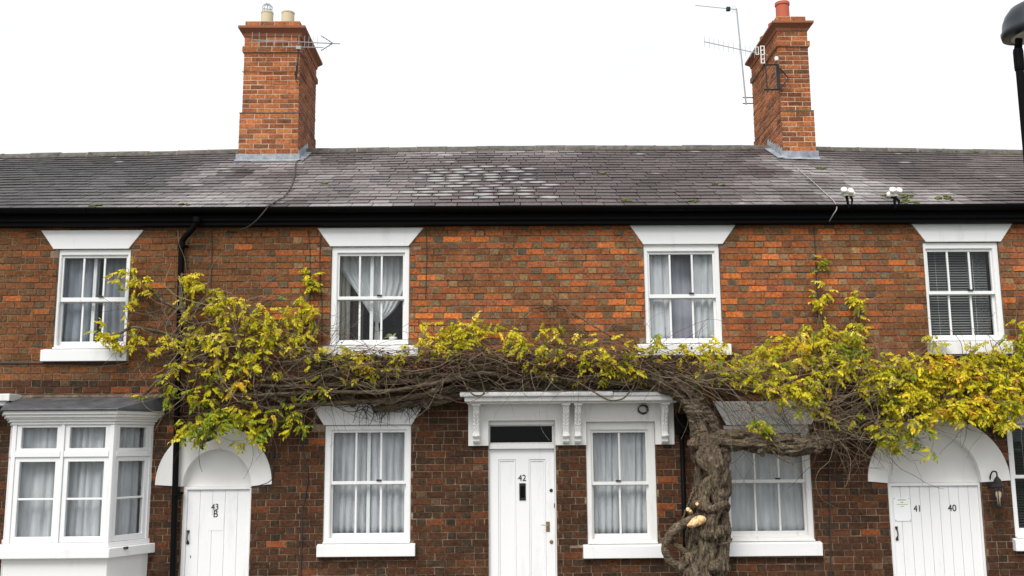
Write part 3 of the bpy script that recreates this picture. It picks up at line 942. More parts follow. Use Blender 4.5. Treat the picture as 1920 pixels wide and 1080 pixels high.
lo, hi = [(q[0], q[1], zr0 + 0.002) for q in p], [(q[0], q[1], zr0 + 0.022) for q in p]
back = [(bay_wl - 0.04, -0.004, zr1), (bay_wr + 0.1, -0.004, zr1)]
vs = lo + hi + back
b.add(vs, [(3, 2, 1, 0), (0, 1, 5, 4), (1, 2, 6, 5), (2, 3, 7, 6), (5, 6, 9, 8), (4, 5, 8), (6, 7, 9), (0, 4, 8, 9, 7, 3)])
b.build('lead_roof', M_LEAD_DARK, bay, bevel=0.006)
fb = MB(); fb.box(bay_wl - 0.02, bay_wr + 0.12, -0.012, 0.002, zr1 + 0.001, zr1 + 0.03); fb.build('roof_flashing', M_MORTAR, bay)
def facet(P, Q, lights, zs_):
    """one face of the bay between plan points P and Q"""
    P, Q = Vector((*P, 0)), Vector((*Q, 0))
    u = (Q - P); L_ = u.length; u.normalize()
    nrm = Vector((u.y, -u.x, 0))
    Mx = Matrix(((u.x, -nrm.x, 0, P.x), (u.y, -nrm.y, 0, P.y), (0, 0, 1, 0), (0, 0, 0, 1)))
    zb, zt0, zt1, ztop = zs_
    def part(name, box_, m, bev=0.004):
        b = MB(); b.box(*box_, M=Mx); return b.build(name, m, bay, bevel=bev)
    cw = 0.045
    part('corner_post', (0.0, cw, 0.0, 0.1, zb, ztop), M_WHITE)
    part('corner_post', (L_ - cw, L_, 0.0, 0.1, zb, ztop), M_WHITE)
    n = lights
    wv = (L_ - 2 * cw) / n
    for i in range(n):
        x0, x1 = cw + wv * i + 0.001, cw + wv * (i + 1) - 0.001
        if i: part('mullion', (x0 - 0.018, x0 + 0.016, -0.006, 0.09, zb, ztop), M_WHITE)
        xa, xb = x0 + (0.018 if i else 0), x1 - (0.02 if i < n - 1 else 0)
        part('transom', (xa, xb, -0.004, 0.09, zt0, zt1), M_WHITE)
        for (za, zc_, bar) in ((zb + 0.001, zt0 - 0.001, True), (zt1 + 0.001, ztop, False)):
            f = 0.05
            b = MB(); b.ring(xa, xb, za, zc_, f, f, f + 0.012 if bar else 0.03, f if bar else 0.03, 0.012, 0.06, M=Mx)
            cs = b.build('casement', M_WHITE, bay, bevel=0.004)
            zl, zh = za + (f + 0.012 if bar else 0.03), zc_ - (f if bar else 0.03)
            zm = (zl + zh) / 2
            segs = [(zl, zh)]
            if bar:
                b = MB(); b.box(xa + f, xb - f, 0.02, 0.05, zm - 0.011, zm + 0.011, M=Mx); b.build('glazing_bar', M_WHITE, cs, bevel=0.003)
                segs = [(zl, zm - 0.011), (zm + 0.011, zh)]
            for s0, s1 in segs:
                b = MB(); b.box(xa + f - 0.004, xb - f + 0.004, 0.034, 0.038, s0 - 0.004, s1 + 0.004, M=Mx); b.build('pane', M_GLASS, cs)
PL = bayplan(0)
zz = (zf0 + 0.052, Z(857), Z(846), zf1 - 0.001)
facet(PL[1], PL[2], 2, zz)
facet(PL[2], PL[3], 1, zz)
facet(PL[0], PL[1], 1, zz)
boxo('bay_floor', bay_wl + 0.1, bay_wr - 0.1, -0.4, 0.2, z_s1 - 0.03, z_s1 - 0.003, M_ROOM, bay, 0)
curtain(bay_fl + 0.02, (bay_fl + bay_fr) / 2 - 0.02, zf0, zf1, -0.34, M_NET, 'net curtain in the left light of the bay window', 4, seed=20)
curtain((bay_fl + bay_fr) / 2 + 0.0, bay_fr - 0.07, zf0, zf1, -0.34, M_NET, 'net curtain in the middle light of the bay window', 5, seed=21)
def bfn(u, v):
    x = bay_fr - 0.13 + (bay_wr - bay_fr) * u
    y = -0.44 + 0.5 * u
    w_ = 0.018 * math.sin(u * 34 + noise.noise(Vector((u * 4, v, 3))) * 2)
    return (x - w_ * 0.7, y + w_ * 0.7, zf1 + (zf0 - zf1) * v)
tag(sheet(bfn, 90, 8).build('curtain', M_NET, smooth=True), 'net curtain in the angled right light of the bay window', 'curtain', 'curtains behind the windows')
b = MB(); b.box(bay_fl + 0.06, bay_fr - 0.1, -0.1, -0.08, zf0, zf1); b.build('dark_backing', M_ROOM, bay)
# end of the neighbouring door canopy at the very left edge
nb = at(18, 738, -0.3); nb2 = at(10, 752, -0.28)
boxo('canopy_end', XL + 0.05, nb.x, -0.3, 0.0, nb2.z + 0.0, nb.z, M_WHITE_OLD, T, 0.008)
boxo('canopy_moulding', XL + 0.05, nb.x - 0.03, -0.26, 0.0, nb2.z - 0.05, nb2.z - 0.001, M_WHITE_OLD, T, 0.008)

# ------------------------------------------------------------------ doors
def arch(A, dleft, label_t):
    n = 40
    inn = [(A['cx'] + A['a'] * math.cos(t), A['z'] + A['h'] * math.sin(t)) for t in [math.pi * i / n for i in range(n + 1)]]
    out = [(A['cxo'] + A['A'] * math.cos(t), A['z'] + 0.02 + A['H'] * math.sin(t)) for t in [math.pi * i / n for i in range(n + 1)]]
    b = MB()
    vs = [(p[0], -0.014, p[1]) for p in inn] + [(p[0], -0.014, p[1]) for p in out] + [(p[0], 0.13, p[1]) for p in inn] + [(p[0], 0.009, p[1]) for p in out]
    m = n + 1
    fs = []
    for i in range(n):
        fs += [(i, m + i, m + i + 1, i + 1), (2 * m + i, i, i + 1, 2 * m + i + 1), (m + i, 3 * m + i, 3 * m + i + 1, m + i + 1)]
    fs += [(0, 2 * m, 3 * m, m), (n, m + n, 3 * m + n, 2 * m + n)]
    b.add(vs, fs)
    o = b.build('arch_surround', M_RENDER, T, bevel=0.004)
    b = MB()
    b.prism([(p[0] + (0.004 if p[0] > A['cx'] else -0.004), p[1]) for p in inn], 0.085, 0.12)
    b.build('tympanum', M_RENDER, o)
    return o
arch(A43, 0, ''); arch(A41, 0, '')
# passage door 43B : smooth boards
def plank_door(d, nb_, gap, name):
    x0, x1, z0, z1 = d
    b = MB(); b.ring(x0 + 0.002, x1 - 0.002, z0 - 0.05, z1 - 0.002, 0.045, 0.02, 0.045, 0.035, 0.03, 0.11)
    fr = b.build('door_frame', M_WHITE, T, bevel=0.004)
    leaf = MB(); leaf.box(x0 + 0.046, x1 - 0.021, 0.072, 0.1, z0, z1 - 0.04)
    dr = leaf.build('door', M_WHITE, T)
    w_ = (x1 - x0 - 0.067) / nb_
    for i in range(nb_):
        boxo('board', x0 + 0.046 + w_ * i + gap / 2, x0 + 0.046 + w_ * (i + 1) - gap / 2, 0.055, 0.0715, z0 + 0.005, z1 - 0.042, M_WHITE, dr, 0.003)
    return dr
DY = 0.05
door43 = plank_door(d43, 5, 0.002, 'd43'); tag(door43, 'white boarded door lettered 43 B')
door41 = plank_door(d41, 9, 0.0035, 'd41'); tag(door41, 'white boarded door numbered 41 and 40')
def ztxt(body, px, py, hpx, par, sx=1.0):
    p = at(px, py, DY); s_ = hpx * 11.6 / F
    return text_obj(body, s_ * 1.42, p.x, 0.0525, p.z, M_IRON, par, 'number', sx=sx)
ztxt('43', 403, 951, 11, door43, 0.9); ztxt('B', 404, 964, 13, door43, 0.9)
ztxt('41', 1720.5, 954, 12, door41, 0.85); ztxt('40', 1785.5, 953, 12, door41, 0.95)
p0 = rect(391, 967, 419, 995, DY); boxo('plate', p0[0], p0[1], 0.0515, 0.0545, p0[2], p0[3], M_WHITE, door43, 0.001)
def pull(px, y0, y1, par):
    a, c = at(px, y0, 0.03), at(px, y1, 0.03)
    b = MB()
    n = 12
    pts = [Vector((a.x, 0.05 - 0.035 * math.sin(math.pi * i / n) ** 0.7, a.z + (c.z - a.z) * i / n)) for i in range(n + 1)]
    b.tube(pts, 0.007, 8)
    for q in (a, c):
        s_ = 1 if q is a else -1
        b.prism([(a.x, q.z - 0.03 * s_), (a.x + 0.016, q.z), (a.x + 0.012, q.z + 0.018 * s_), (a.x, q.z + 0.012 * s_), (a.x - 0.012, q.z + 0.018 * s_), (a.x - 0.016, q.z)][::s_], 0.044, 0.0535)
    b.build('handle', M_IRON, par)
pull(352, 997, 1018, door43)
pull(1682, 990, 1011, door41)
kp = at(357, 1044, DY); boxo('keyhole', kp.x - 0.004, kp.x + 0.004, 0.05, 0.0545, kp.z - 0.012, kp.z + 0.012, M_IRON, door43, 0)
# front door 42
x0, x1, z0, z1 = d42
zl = at(980, 842, 0.06).z            # top of the leaf
zt = at(980, 834, 0.06).z
b = MB(); b.ring(x0 + 0.002, x1 - 0.002, z0 - 0.06, z1 - 0.002, 0.008, 0.012, 0.055, 0.05, 0.02, 0.14)
b.build('door_frame', M_WHITE_OLD, T, bevel=0.003)
boxo('door_transom', x0 + 0.011, x1 - 0.015, 0.012, 0.13, zl + 0.002, zt + 0.012, M_WHITE_OLD, T, 0.005)
fz0, fz1 = zt + 0.014, z1 - 0.053
fx = rect(919, 799, 1035, 833, 0.08)
b = MB(); b.ring(x0 + 0.011, x1 - 0.015, fz0, fz1, max(0.01, fx[0] - x0 - 0.011), max(0.02, x1 - 0.015 - fx[1]), 0.012, max(0.012, fz1 - fx[3]), 0.06, 0.1)
fan = b.build('fanlight', M_WHITE_OLD, T, bevel=0.003)
b = MB(); b.box(fx[0] - 0.006, fx[1] + 0.006, 0.078, 0.082, fz0 + 0.008, fx[3] + 0.006); b.build('pane', M_DARKGLASS, fan)
pans = [rect(935, 862, 968, 1140, 0.06), rect(993, 862, 1024, 1140, 0.06)]
lx0, lx1 = x0 + 0.012, x1 - 0.016
dxs = [lx0, pans[0][0], pans[0][1], pans[1][0], pans[1][1], lx1]
dzs = [z0, 0.22, pans[0][3], zl]
dl = cells(dxs, dzs, lambda i, j: not (i in (1, 3) and j == 1), 0.055, 0.1)
door42 = dl.build('door', M_WHITE, T, bevel=0.004); tag(door42, 'white panelled front door numbered 42')
for pn in pans:
    b = MB(); b.ring(pn[0] + 0.001, pn[1] - 0.001, 0.221, pn[3] - 0.001, 0.018, 0.018, 0.018, 0.018, 0.061, 0.09); b.build('panel_moulding', M_WHITE, door42, bevel=0.006)
    boxo('panel', pn[0] + 0.019, pn[1] - 0.019, 0.07, 0.09, 0.24, pn[3] - 0.019, M_WHITE, door42, 0.003)
p = at(979, 896.5, 0.05); text_obj('42', 11 * 11.6 / F * 1.45, p.x, 0.0525, p.z, M_IRON, door42, 'number', sx=0.95)
lb = rect(973.7, 906, 985.8, 938, 0.05); boxo('letterbox', lb[0], lb[1], 0.045, 0.0545, lb[2], lb[3], M_IRON, door42, 0.003)
boxo('letterbox_flap', lb[0] + 0.012, lb[1] - 0.012, 0.0435, 0.0449, lb[2] + 0.03, lb[3] - 0.03, M_BLACK, door42, 0)
def disc(px, py, r, m, name, par, Y=0.05):
    p = at(px, py, Y); b = MB()
    Mx = Matrix.Translation((p.x, 0.0545, p.z)) @ Matrix.Rotation(rad(90), 4, 'X')
    b.lathe([(r * 1.1, 0.0), (r * 1.1, 0.004), (r * 0.8, 0.010), (r * 0.5, 0.012)], 0, 0, 16, M=Mx); b.build(name, m, par, smooth=False)
disc(1033.5, 919.5, 0.018, M_IRON, 'lock', door42)
disc(1034, 1016, 0.02, M_BRASS, 'lock', door42)
q = rect(1039, 944, 1041.5, 952, 0.05); boxo('keeper', q[0], q[1], 0.048, 0.0545, q[2], q[3], M_IRON, door42, 0)
q = rect(1024, 978, 1031, 997, 0.05); boxo('handle_plate', q[0], q[1], 0.049, 0.0545, q[2], q[3], M_BRASS, door42, 0.002)
a, c = at(1026, 985, 0.03), at(1015, 984, 0.0)
b = MB(); b.tube([(a.x, 0.05, a.z), (a.x, 0.01, a.z), (a.x - 0.015, 0.0, a.z), (c.x, 0.0, c.z)], 0.006, 8); b.build('handle', M_ALU, door42)
boxo('doorstep', x0 - 0.08, x1 + 0.08, -0.22, 0.05, -0.011, 0.012, M_PAVE, T, 0.01)

# ------------------------------------------------------------------ canopy and surround of door 42
SUR = empty('door_surround', (0, 0, 0), T)
sy = -0.035
L0, R0 = at(878, 800, sy).x, at(1264, 800, sy).x
mid0, mid1 = d42[1] - 0.0, GLW6 if False else WIN['w6']['R'][0]
right0 = WIN['w6']['R'][1]
zb_l = at(900, 836, sy).z; ztop = at(1060, 750, sy).z
zdoor, zwin = d42[3], WIN['w6']['R'][3]
sxs = [L0, d42[0] + 0.004, d42[1] - 0.004, mid1 + 0.004, right0 - 0.004, R0]
szs = sorted([zb_l, zwin - 0.004, zdoor - 0.004, ztop])
def ssol(i, j):
    zc_ = (szs[j] + szs[j + 1]) / 2
    if i == 1 and zc_ < zdoor - 0.004: return False
    if i == 3 and zc_ < zwin - 0.004: return False
    return True
cells(sxs, szs, ssol, sy, 0.0065).build('surround_board', M_WHITE_OLD, SUR, bevel=0.004)
cz0, cz1, cz2 = at(1060, 752, -0.3).z, at(1060, 743, -0.32).z, at(1060, 734, -0.34).z
cl0, cl1 = at(862, 740, -0.34).x, at(1262, 740, -0.34).x
cm = at(1150, 740, -0.34).x
boxo('canopy_bed', L0 - 0.01, R0 + 0.01, -0.24, -0.002, cz0 - 0.02, cz0 - 0.001, M_WHITE_OLD, SUR, 0.004)
boxo('canopy', cl0 + 0.05, cl1, -0.3, -0.002, cz0, cz1, M_WHITE_OLD, SUR, 0.012)
boxo('canopy_moulding', cl0, cm, -0.34, -0.002, cz1 + 0.001, cz2, M_WHITE_OLD, SUR, 0.014)
boxo('canopy_moulding', cm + 0.004, cl1 + 0.02, -0.315, -0.002, cz1 + 0.001, cz2 - 0.005, M_WHITE_OLD, SUR, 0.01)
boxo('canopy_lead', cl0 - 0.004, cl1 + 0.024, -0.335, -0.002, cz2 + 0.001, cz2 + 0.012, M_LEAD_DARK, SUR, 0.004)
def corbel(pxc):
    xc = at(pxc, 792, -0.1).x; w_ = 0.036
    zt_, zb_ = cz0 - 0.021, at(pxc, 832, -0.06).z
    H = zt_ - zb_
    prof = [(0.0, 0.0), (-0.02, 0.0)]
    side = [(-0.045, 0.03), (-0.06, 0.07), (-0.055, 0.12), (-0.075, 0.16), (-0.085, 0.20), (-0.082, 0.235), (-0.06, 0.26), (-0.055, 0.30), (-0.065, 0.42), (-0.08, 0.55), (-0.105, 0.68), (-0.135, 0.80), (-0.15, 0.9), (-0.15, 0.93), (-0.17, 0.935), (-0.17, 1.0), (0.0, 1.0)]
    poly = [(sy - 0.001 + y * 1.1, zb_ + H * t) for y, t in [(0.0, 0.02), (-0.02, 0.0)] + side]
    b = MB(); b.prism(poly[::-1], xc - w_, xc + w_, 'x')
    o = b.build('corbel', M_WHITE_OLD, SUR, bevel=0.004)
    boxo('corbel_cap', xc - w_ - 0.012, xc + w_ + 0.012, sy - 0.215, sy - 0.001, zb_ + H * 0.955, zb_ + H * 0.999, M_WHITE_OLD, o, 0.004)
    # carved leaf drop on the upper half, flutes below
    b = MB()
    for i in range(9):
        t = 0.9 - i * 0.052
        yy = sy - 1.1 * np.interp(t, [s[1] for s in side[:14]], [-s[0] for s in side[:14]])
        for sx_ in (-1, 1):
            cx_ = xc + sx_ * (0.018 - 0.006 * (i % 2)); r_ = 0.012 + 0.003 * ((i + 1) % 2)
            Mx = Matrix.Translation((cx_, yy, zb_ + H * t)) @ Matrix.Rotation(sx_ * 0.5, 4, 'Y') @ Matrix.Diagonal((r_, 0.010, r_ * 1.5, 1))
            b.lathe([(0.02, -1), (0.6, -0.75), (1, 0), (0.6, 0.75), (0.02, 1)], 0, 0, 7, M=Mx)
    b.build('carving', M_WHITE_OLD, o, smooth=True)
    b = MB()
    for sx_ in (-1, 0, 1):
        pts = [Vector((xc + sx_ * 0.02, sy - 1.1 * np.interp(t, [s[1] for s in side[:14]], [-s[0] for s in side[:14]]), zb_ + H * t)) for t in np.linspace(0.24, 0.44, 7)]
        b.tube(pts, 0.0075, 6)
    b.tube([(xc - w_ - 0.006, sy - 0.088, zb_ + H * 0.2), (xc + w_ + 0.006, sy - 0.088, zb_ + H * 0.2)], 0.016, 10)
    b.build('flutes', M_WHITE_OLD, o, smooth=True)
for px in (893, 1061, 1083, 1246): corbel(px)

# ------------------------------------------------------------------ eaves: fascia, gutter, downpipe
zf_b, zf_t = Z_EAVE - 0.03, at(930, 398, -0.1).z
boxo('fascia', XL, XR, -0.10, 0.02, zf_b, zf_t + 0.03, M_BLACK, T, 0.004)
boxo('fascia_moulding', XL, XR, -0.125, -0.101, zf_b + 0.045, zf_b + 0.09, M_BLACK, T, 0.008)
gz = at(930, 387, -0.2).z
b = MB(); gr = 0.062
pr_in = [(-0.178 + (gr - 0.006) * math.cos(a), gz + (gr - 0.006) * math.sin(a)) for a in np.linspace(2 * math.pi, math.pi, 12)]
pr_out = [(-0.178 + gr * math.cos(a), gz + gr * math.sin(a)) for a in np.linspace(math.pi, 2 * math.pi, 12)]
poly = pr_out + pr_in
b.prism(poly[::-1], XL, XR, 'x')
gut = b.build('gutter', M_BLACK, T)
for i in range(17):
    X = XL + 0.4 + i * 1.0
    b = MB()
    pts = [Vector((X, -0.178 + (gr + 0.004) * math.cos(a), gz + (gr + 0.004) * math.sin(a))) for a in np.linspace(math.pi, 2 * math.pi, 9)]
    b.tube(pts, 0.007, 5); b.build('gutter_bracket', M_BLACK, gut)
PIPE = [at(369, 407, -0.178), at(368, 417, -0.17), at(362, 428, -0.14), at(345, 447, -0.085), at(341, 458, -0.075), at(340, 475, -0.075)]
dp = spline(PIPE, 24)
zb = 0.0
top = PIPE[-1]; bot = at(324, 1080, -0.075)
for i in range(1, 12):
    t = i / 11
    z = top.z + (zb - top.z) * t
    dp.append(Vector((top.x + (bot.x - top.x) * (top.z - z) / (top.z - bot.z), -0.075, z)))
b = MB(); b.tube(dp, 0.034, 14)
dpo = b.build('downpipe', M_BLACK, T, smooth=True)
for q in (at(369, 412, -0.177), at(340.5, 460, -0.075), at(331, 925, -0.075), at(337, 690, -0.075)):
    b = MB(); b.lathe([(0.036, -0.03), (0.043, -0.028), (0.043, 0.028), (0.036, 0.03)], q.x, q.y, 16, q.z); b.build('collar', M_BLACK, dpo, smooth=False)
    boxo('pipe_bracket', q.x - 0.06, q.x + 0.06, -0.03, -0.002, q.z - 0.012, q.z + 0.012, M_BLACK, dpo, 0.002) if q.y > -0.1 else None

# ------------------------------------------------------------------ roof
YE, YR_ = -0.17, 3.6
ze = at(930, 387, YE).z + 0.005
RID = [(-40, 291), (150, 287), (300, 285), (440, 281), (600, 280), (760, 277), (900, 275.5), (1100, 274), (1300, 274), (1420, 273.5), (1560, 277), (1700, 279), (1920, 283), (2300, 291)]
rid_pts = [at(px, py + 4, YR_) for px, py in RID]
def ridge_z(x):
    return float(np.interp(x, [p.x for p in rid_pts], [p.z for p in rid_pts]))
def roof_pt(x, t, h=0.0):
    zr_ = ridge_z(x)
    dy, dz = YR_ - YE, zr_ - ze
    L_ = math.hypot(dy, dz)
    sag = -0.015 * math.sin(math.pi * t) + 0.012 * noise.noise(Vector((x * 0.6, t * 2.5, 3.3)))
    return Vector((x, YE + dy * t - dz / L_ * (h + sag), ze + dz * t + dy / L_ * (h + sag)))
roof = empty('roof', (0, 0, 0), T)
b = MB()
nxr = 40
for j in range(2):
    for i in range(nxr + 1):
        x = XL + (XR - XL) * i / nxr
        b.v.append(tuple(roof_pt(x, j * 1.0, -0.035)))
for i in range(nxr + 1):
    x = XL + (XR - XL) * i / nxr
    b.v.append((x, 2 * YR_ - YE + 0.2, ze - 0.05))
for j in range(2):
    for i in range(nxr):
        a = j * (nxr + 1) + i
        b.f.append((a, a + 1, a + nxr + 2, a + nxr + 1))
b.build('roof_deck', M_RIDGE, roof)
NCO = 21
rs = random.Random(21)
slates = []
c1X, c2X = at(500, 300, 2.5).x, at(1498, 296, 2.6).x
def slate_color(x, t):
    n = noise.noise(Vector((x * 0.55, t * 2.0, 5.0)))
    n2 = noise.noise(Vector((x * 1.8, t * 5.0, 8.0)))
    base = mix3(lin(104, 92, 92), lin(116, 101, 99), rs.random())
    base = mix3(base, lin(84, 84, 86), smooth(-2.6, -5.2, x) * 0.8)
    base = mix3(base, lin(118, 106, 98), 0.5 * smooth(1.5, 4.5, x) * (0.5 + n2))
    n3 = noise.noise(Vector((x * 0.9 - t * 1.2, t * 3.0, 15.0)))
    base = mix3(base, lin(82, 70, 66), smooth(0.05, 0.4, n3) * 0.7)
    k = (1 + 0.45 * n + 0.3 * n2) * rs.uniform(0.8, 1.2)
    pale = 0.0
    # chalky run-off from the lead round the chimneys, spreading down to the eaves
    for cx_, sg in ((c1X, -0.25), (c2X, 0.1)):
        if t < 0.82:
            dx = (x - cx_ - sg * 0.4 * (0.8 - t)) / (0.55 + 1.3 * (0.82 - t))
            pale = max(pale, math.exp(-dx * dx * 1.4) * 0.85 * (0.65 + 0.9 * n2))
    pale = max(pale, 0.8 * smooth(2.2, 0.4, abs(x + 2.4)) * (1 - t * 0.8) * (0.7 + n2 * 0.8))
    # pale band under the ridge, middle of the roof
    if t > 0.72 and -1.8 < x < 1.3: pale = max(pale, 0.7 * smooth(0.72, 0.95, t) * rs.uniform(0.3, 1.0))
    base = mix3(base, lin(196, 190, 190), max(0, min(0.85, pale * 1.1 * (1 - 0.6 * smooth(0.1, 0.4, n3)))))
    lich = 0.0
    if -1.25 < x < 0.85 and 0.05 < t < 0.62:
        f = smooth(1.15, 0.55, abs(x + 0.25)) * smooth(0.36, 0.22, abs(t - 0.34))
        if rs.random() < 0.8 * f + 0.02: lich = rs.uniform(0.75, 1.15)
    elif rs.random() < 0.03: lich = rs.uniform(0.5, 0.9)
    return tuple(min(0.6, v * k * q) for v, q in zip(base, (0.50, 0.492, 0.48))), lich
for j in range(NCO):
    t0, t1 = j / NCO, (j + 1) / NCO
    x = XL + (0.125 if j % 2 else 0) + rs.uniform(-0.02, 0.02)
    while x < XR - 0.05:
        w_ = 0.25 + rs.uniform(-0.012, 0.012)
        slates.append((j, x + 0.0045, min(x + w_ - 0.0045, XR), t0, t1))
        x += w_
def slate_frame(j, x0, x1, t0, t1):
    a, b_ = roof_pt((x0 + x1) / 2, t0 - 0.002, 0), roof_pt((x0 + x1) / 2, min(1.0, t1 + 0.012), 0)
    s_ = (b_ - a); L_ = s_.length; s_.normalize()
    ex = roof_pt(x1, (t0 + t1) / 2, 0) - roof_pt(x0, (t0 + t1) / 2, 0); ex.normalize()
    nn = ex.cross(s_).normalized(); s_ = nn.cross(ex)
    lift = 0.009 + rs.uniform(-0.002, 0.004)
    lo = a + nn * lift; hi = b_ + nn * -0.004
    s_ = (hi - lo).normalized(); nn = ex.cross(s_).normalized()
    R_ = Matrix((ex, s_, nn)).transposed().to_4x4()
    rot = Matrix.Rotation(rs.uniform(-0.012, 0.012) if rs.random() < 0.9 else rs.uniform(-0.05, 0.05), 4, 'Z')
    return Matrix.Translation(lo) @ R_ @ rot, L_ * 1.0
SB = []
def slate_verts(wd, L_, r):
    th = 0.006
    j = lambda s_=0.003: r.uniform(-s_, s_)
    c = r.uniform(0, 0.012)
    bot_ = [(-wd / 2 + j(), j(0.004)), (wd / 2 + j(), j(0.004)), (wd / 2, L_), (-wd / 2, L_)]
    return [(p[0], p[1], -th) for p in bot_] + [(p[0], p[1], 0.0) for p in bot_]
SF = [(4, 5, 6, 7), (0, 1, 5, 4), (1, 2, 6, 5), (3, 0, 4, 7)]
def slate_uv(me, nq):
    uv = me.uv_layers.new(name='UVMap')
    pat = []
    for f in SF:
        pat += [((0, 0), (1, 0), (1, 1), (0, 1))[i % 4] for i in f]
    uv.data.foreach_set('uv', np.array(pat * nq, dtype=np.float32).ravel())
svar = []
gauge = (Vector((0, YR_ - YE, 1.9)).length) / NCO
for i in range(5):
    b = MB(); b.add(slate_verts(1.0, 1.0, random.Random(i)), SF)
    b.v = [(p[0], p[1], p[2]) for p in slate_verts(1.0, 1.0, random.Random(40 + i))]
    me = b.mesh('slate'); slate_uv(me, 1); me.materials.append(M_SLATE_O); svar.append(me)
# nearest whole slates in the picture become objects
def svis(s_):
    p = roof_pt((s_[1] + s_[2]) / 2, s_[3])
    inb = -5.4 < p.x < 5.9
    return (not inb, s_[0], abs(p.x))
order = sorted(range(len(slates)), key=lambda i: svis(slates[i]))
single = set(order[:300])
sm = MB(); nq = 0
for i, s_ in enumerate(slates):
    Mx, L_ = slate_frame(*s_)
    col, lich = slate_color((s_[1] + s_[2]) / 2, s_[3])
    wd = s_[2] - s_[1]
    if i in single:
        o = bpy.data.objects.new('slate', svar[rs.randrange(5)])
        o.matrix_local = Mx @ Matrix.Diagonal((wd, L_, 1, 1))
        o.color = (*col, lich)
        link(o, roof)
    else:
        sm.add([Mx @ Vector(p) for p in slate_verts(wd, L_, rs)], SF, (*col, lich)); nq += 1
so = sm.build('slating', M_SLATE_A, roof); slate_uv(so.data, nq); tag(so, kind='stuff')
# ridge tiles
x = XL
while x < XR - 0.1:
    w_ = 0.46 + rs.uniform(-0.02, 0.02)
    xa, xb = x + 0.004, min(x + w_ - 0.004, XR)
    za, zb_ = ridge_z(xa), ridge_z(xb)
    b = MB(); n = 10
    dz = rs.uniform(-0.006, 0.006)
    for xx, zz_ in ((xa, za), (xb, zb_)):
        for k in range(n + 1):
            a = math.pi * k / n
            b.v.append((xx, YR_ - 0.16 * math.cos(a), zz_ - 0.095 + dz + 0.135 * math.sin(a)))
        for k in range(n + 1):
            a = math.pi * (n - k) / n
            b.v.append((xx, YR_ - 0.142 * math.cos(a), zz_ - 0.095 + dz + 0.117 * math.sin(a)))
    m = 2 * (n + 1)
    b.f = [(k, (k + 1) % m, m + (k + 1) % m, m + k) for k in range(m)] + [tuple(range(m - 1, -1, -1)), tuple(range(m, 2 * m))]
    b.build('ridge_tile', M_RIDGE, roof)
    b = MB(); b.lathe([(0.163, -0.011), (0.163, 0.011)], 0, 0, 18, M=Matrix.Translation((x, YR_, (za) - 0.095)) @ Matrix.Rotation(rad(90), 4, 'Y') @ Matrix.Diagonal((0.85, 1, 1, 1)))
    b.build('ridge_joint', M_MORTAR, roof)
    x += w_
# moss: tufts nobody could count
b = MB(); rm = random.Random(3)
def tuft(p, r):
    Mx = Matrix.Translation(p) @ Matrix.Diagonal((r * rm.uniform(0.8, 1.6), r, r * rm.uniform(0.45, 0.8), 1))
    prof = [(0.9, -0.4), (1.0, 0.1), (0.75, 0.6), (0.3, 0.9), (0.02, 1.0)]
    b.lathe([(q[0] * rm.uniform(0.8, 1.15), q[1]) for q in prof], 0, 0, 7, M=Mx)
for px, tt in ((247, .03), (392, .045), (605, .36), (1155, .06), (1270, .05), (1590, .58), (1622, .12), (1640, .06), (1650, .10), (1658, .13), (1714, .07), (1720, .09), (1342, .3), (1140, .5), (1632, .02), (1645, .02), (1700, 0.08)):
    for k in range(6):
        xx = at(px, 350, 1.0).x + rm.gauss(0, 0.035); t_ = tt + rm.gauss(0, 0.008)
        tuft(roof_pt(xx, max(0.005, t_), 0.01), rm.uniform(0.012, 0.03))
for k in range(170):
    px = rm.choice([rm.uniform(1780, 1930), rm.uniform(1640, 1930), rm.uniform(0, 1920)]); xx = at(px, 283, YR_).x
    tuft(roof_pt(xx, rm.uniform(0.965, 0.985), 0.02), rm.uniform(0.012, 0.03) * (1 if px > 1640 else 0.6))
tag(b.build('moss', M_MOSS, smooth=True), 'small green moss tufts on the slates and along the ridge', 'moss', kind='stuff')

# ------------------------------------------------------------------ chimneys
def slope_hit(px, py):
    v = ray(px, py)
    lo, hi = 5.0, 30.0
    for _ in range(50):
        m = (lo + hi) / 2; p = CAM + v * (m / v.y)
        t = (p.y - YE) / (YR_ - YE)
        if p.z < roof_pt(p.x, t).z: hi = m
        else: lo = m
    return CAM + v * (lo / v.y)
def bobj(parent, x0, x1, z0, z1, yf, col, face, r):
    """one chimney brick on a face: 'f' front (-Y), 'r' right (+X), 'l' left (-X)"""
    me = var[r.randrange(6)]
    o = bpy.data.objects.new('brick', me)
    L_ = x1 - x0
    o.scale = (L_ / (SL - J), 1, (z1 - z0) / (CH - J))
    mid, zc_ = (x0 + x1) / 2, (z0 + z1) / 2
    yj = r.uniform(-0.002, 0.002)
    if face == 'f':
        o.location = (mid, yf + yj, zc_)
    elif face == 'r':
        o.location = (yf - yj, mid, zc_); o.rotation_euler = (0, 0, rad(90))
    else:
        o.location = (yf + yj, mid, zc_); o.rotation_euler = (0, 0, rad(-90))
    o.color = (*col, 1)
    link(o, parent)
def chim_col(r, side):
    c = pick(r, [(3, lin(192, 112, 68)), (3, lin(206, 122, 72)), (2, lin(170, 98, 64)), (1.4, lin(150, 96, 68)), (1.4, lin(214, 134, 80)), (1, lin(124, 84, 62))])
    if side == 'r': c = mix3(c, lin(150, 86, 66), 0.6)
    k = r.uniform(0.85, 1.12)
    c = mix3(c, lin(170, 116, 80), 0.15)
    c = mix3(c, lin(112, 72, 52), 0.55 if r.random() < 0.16 else 0.0)
    return tuple(v * k * 0.9 for v in c)
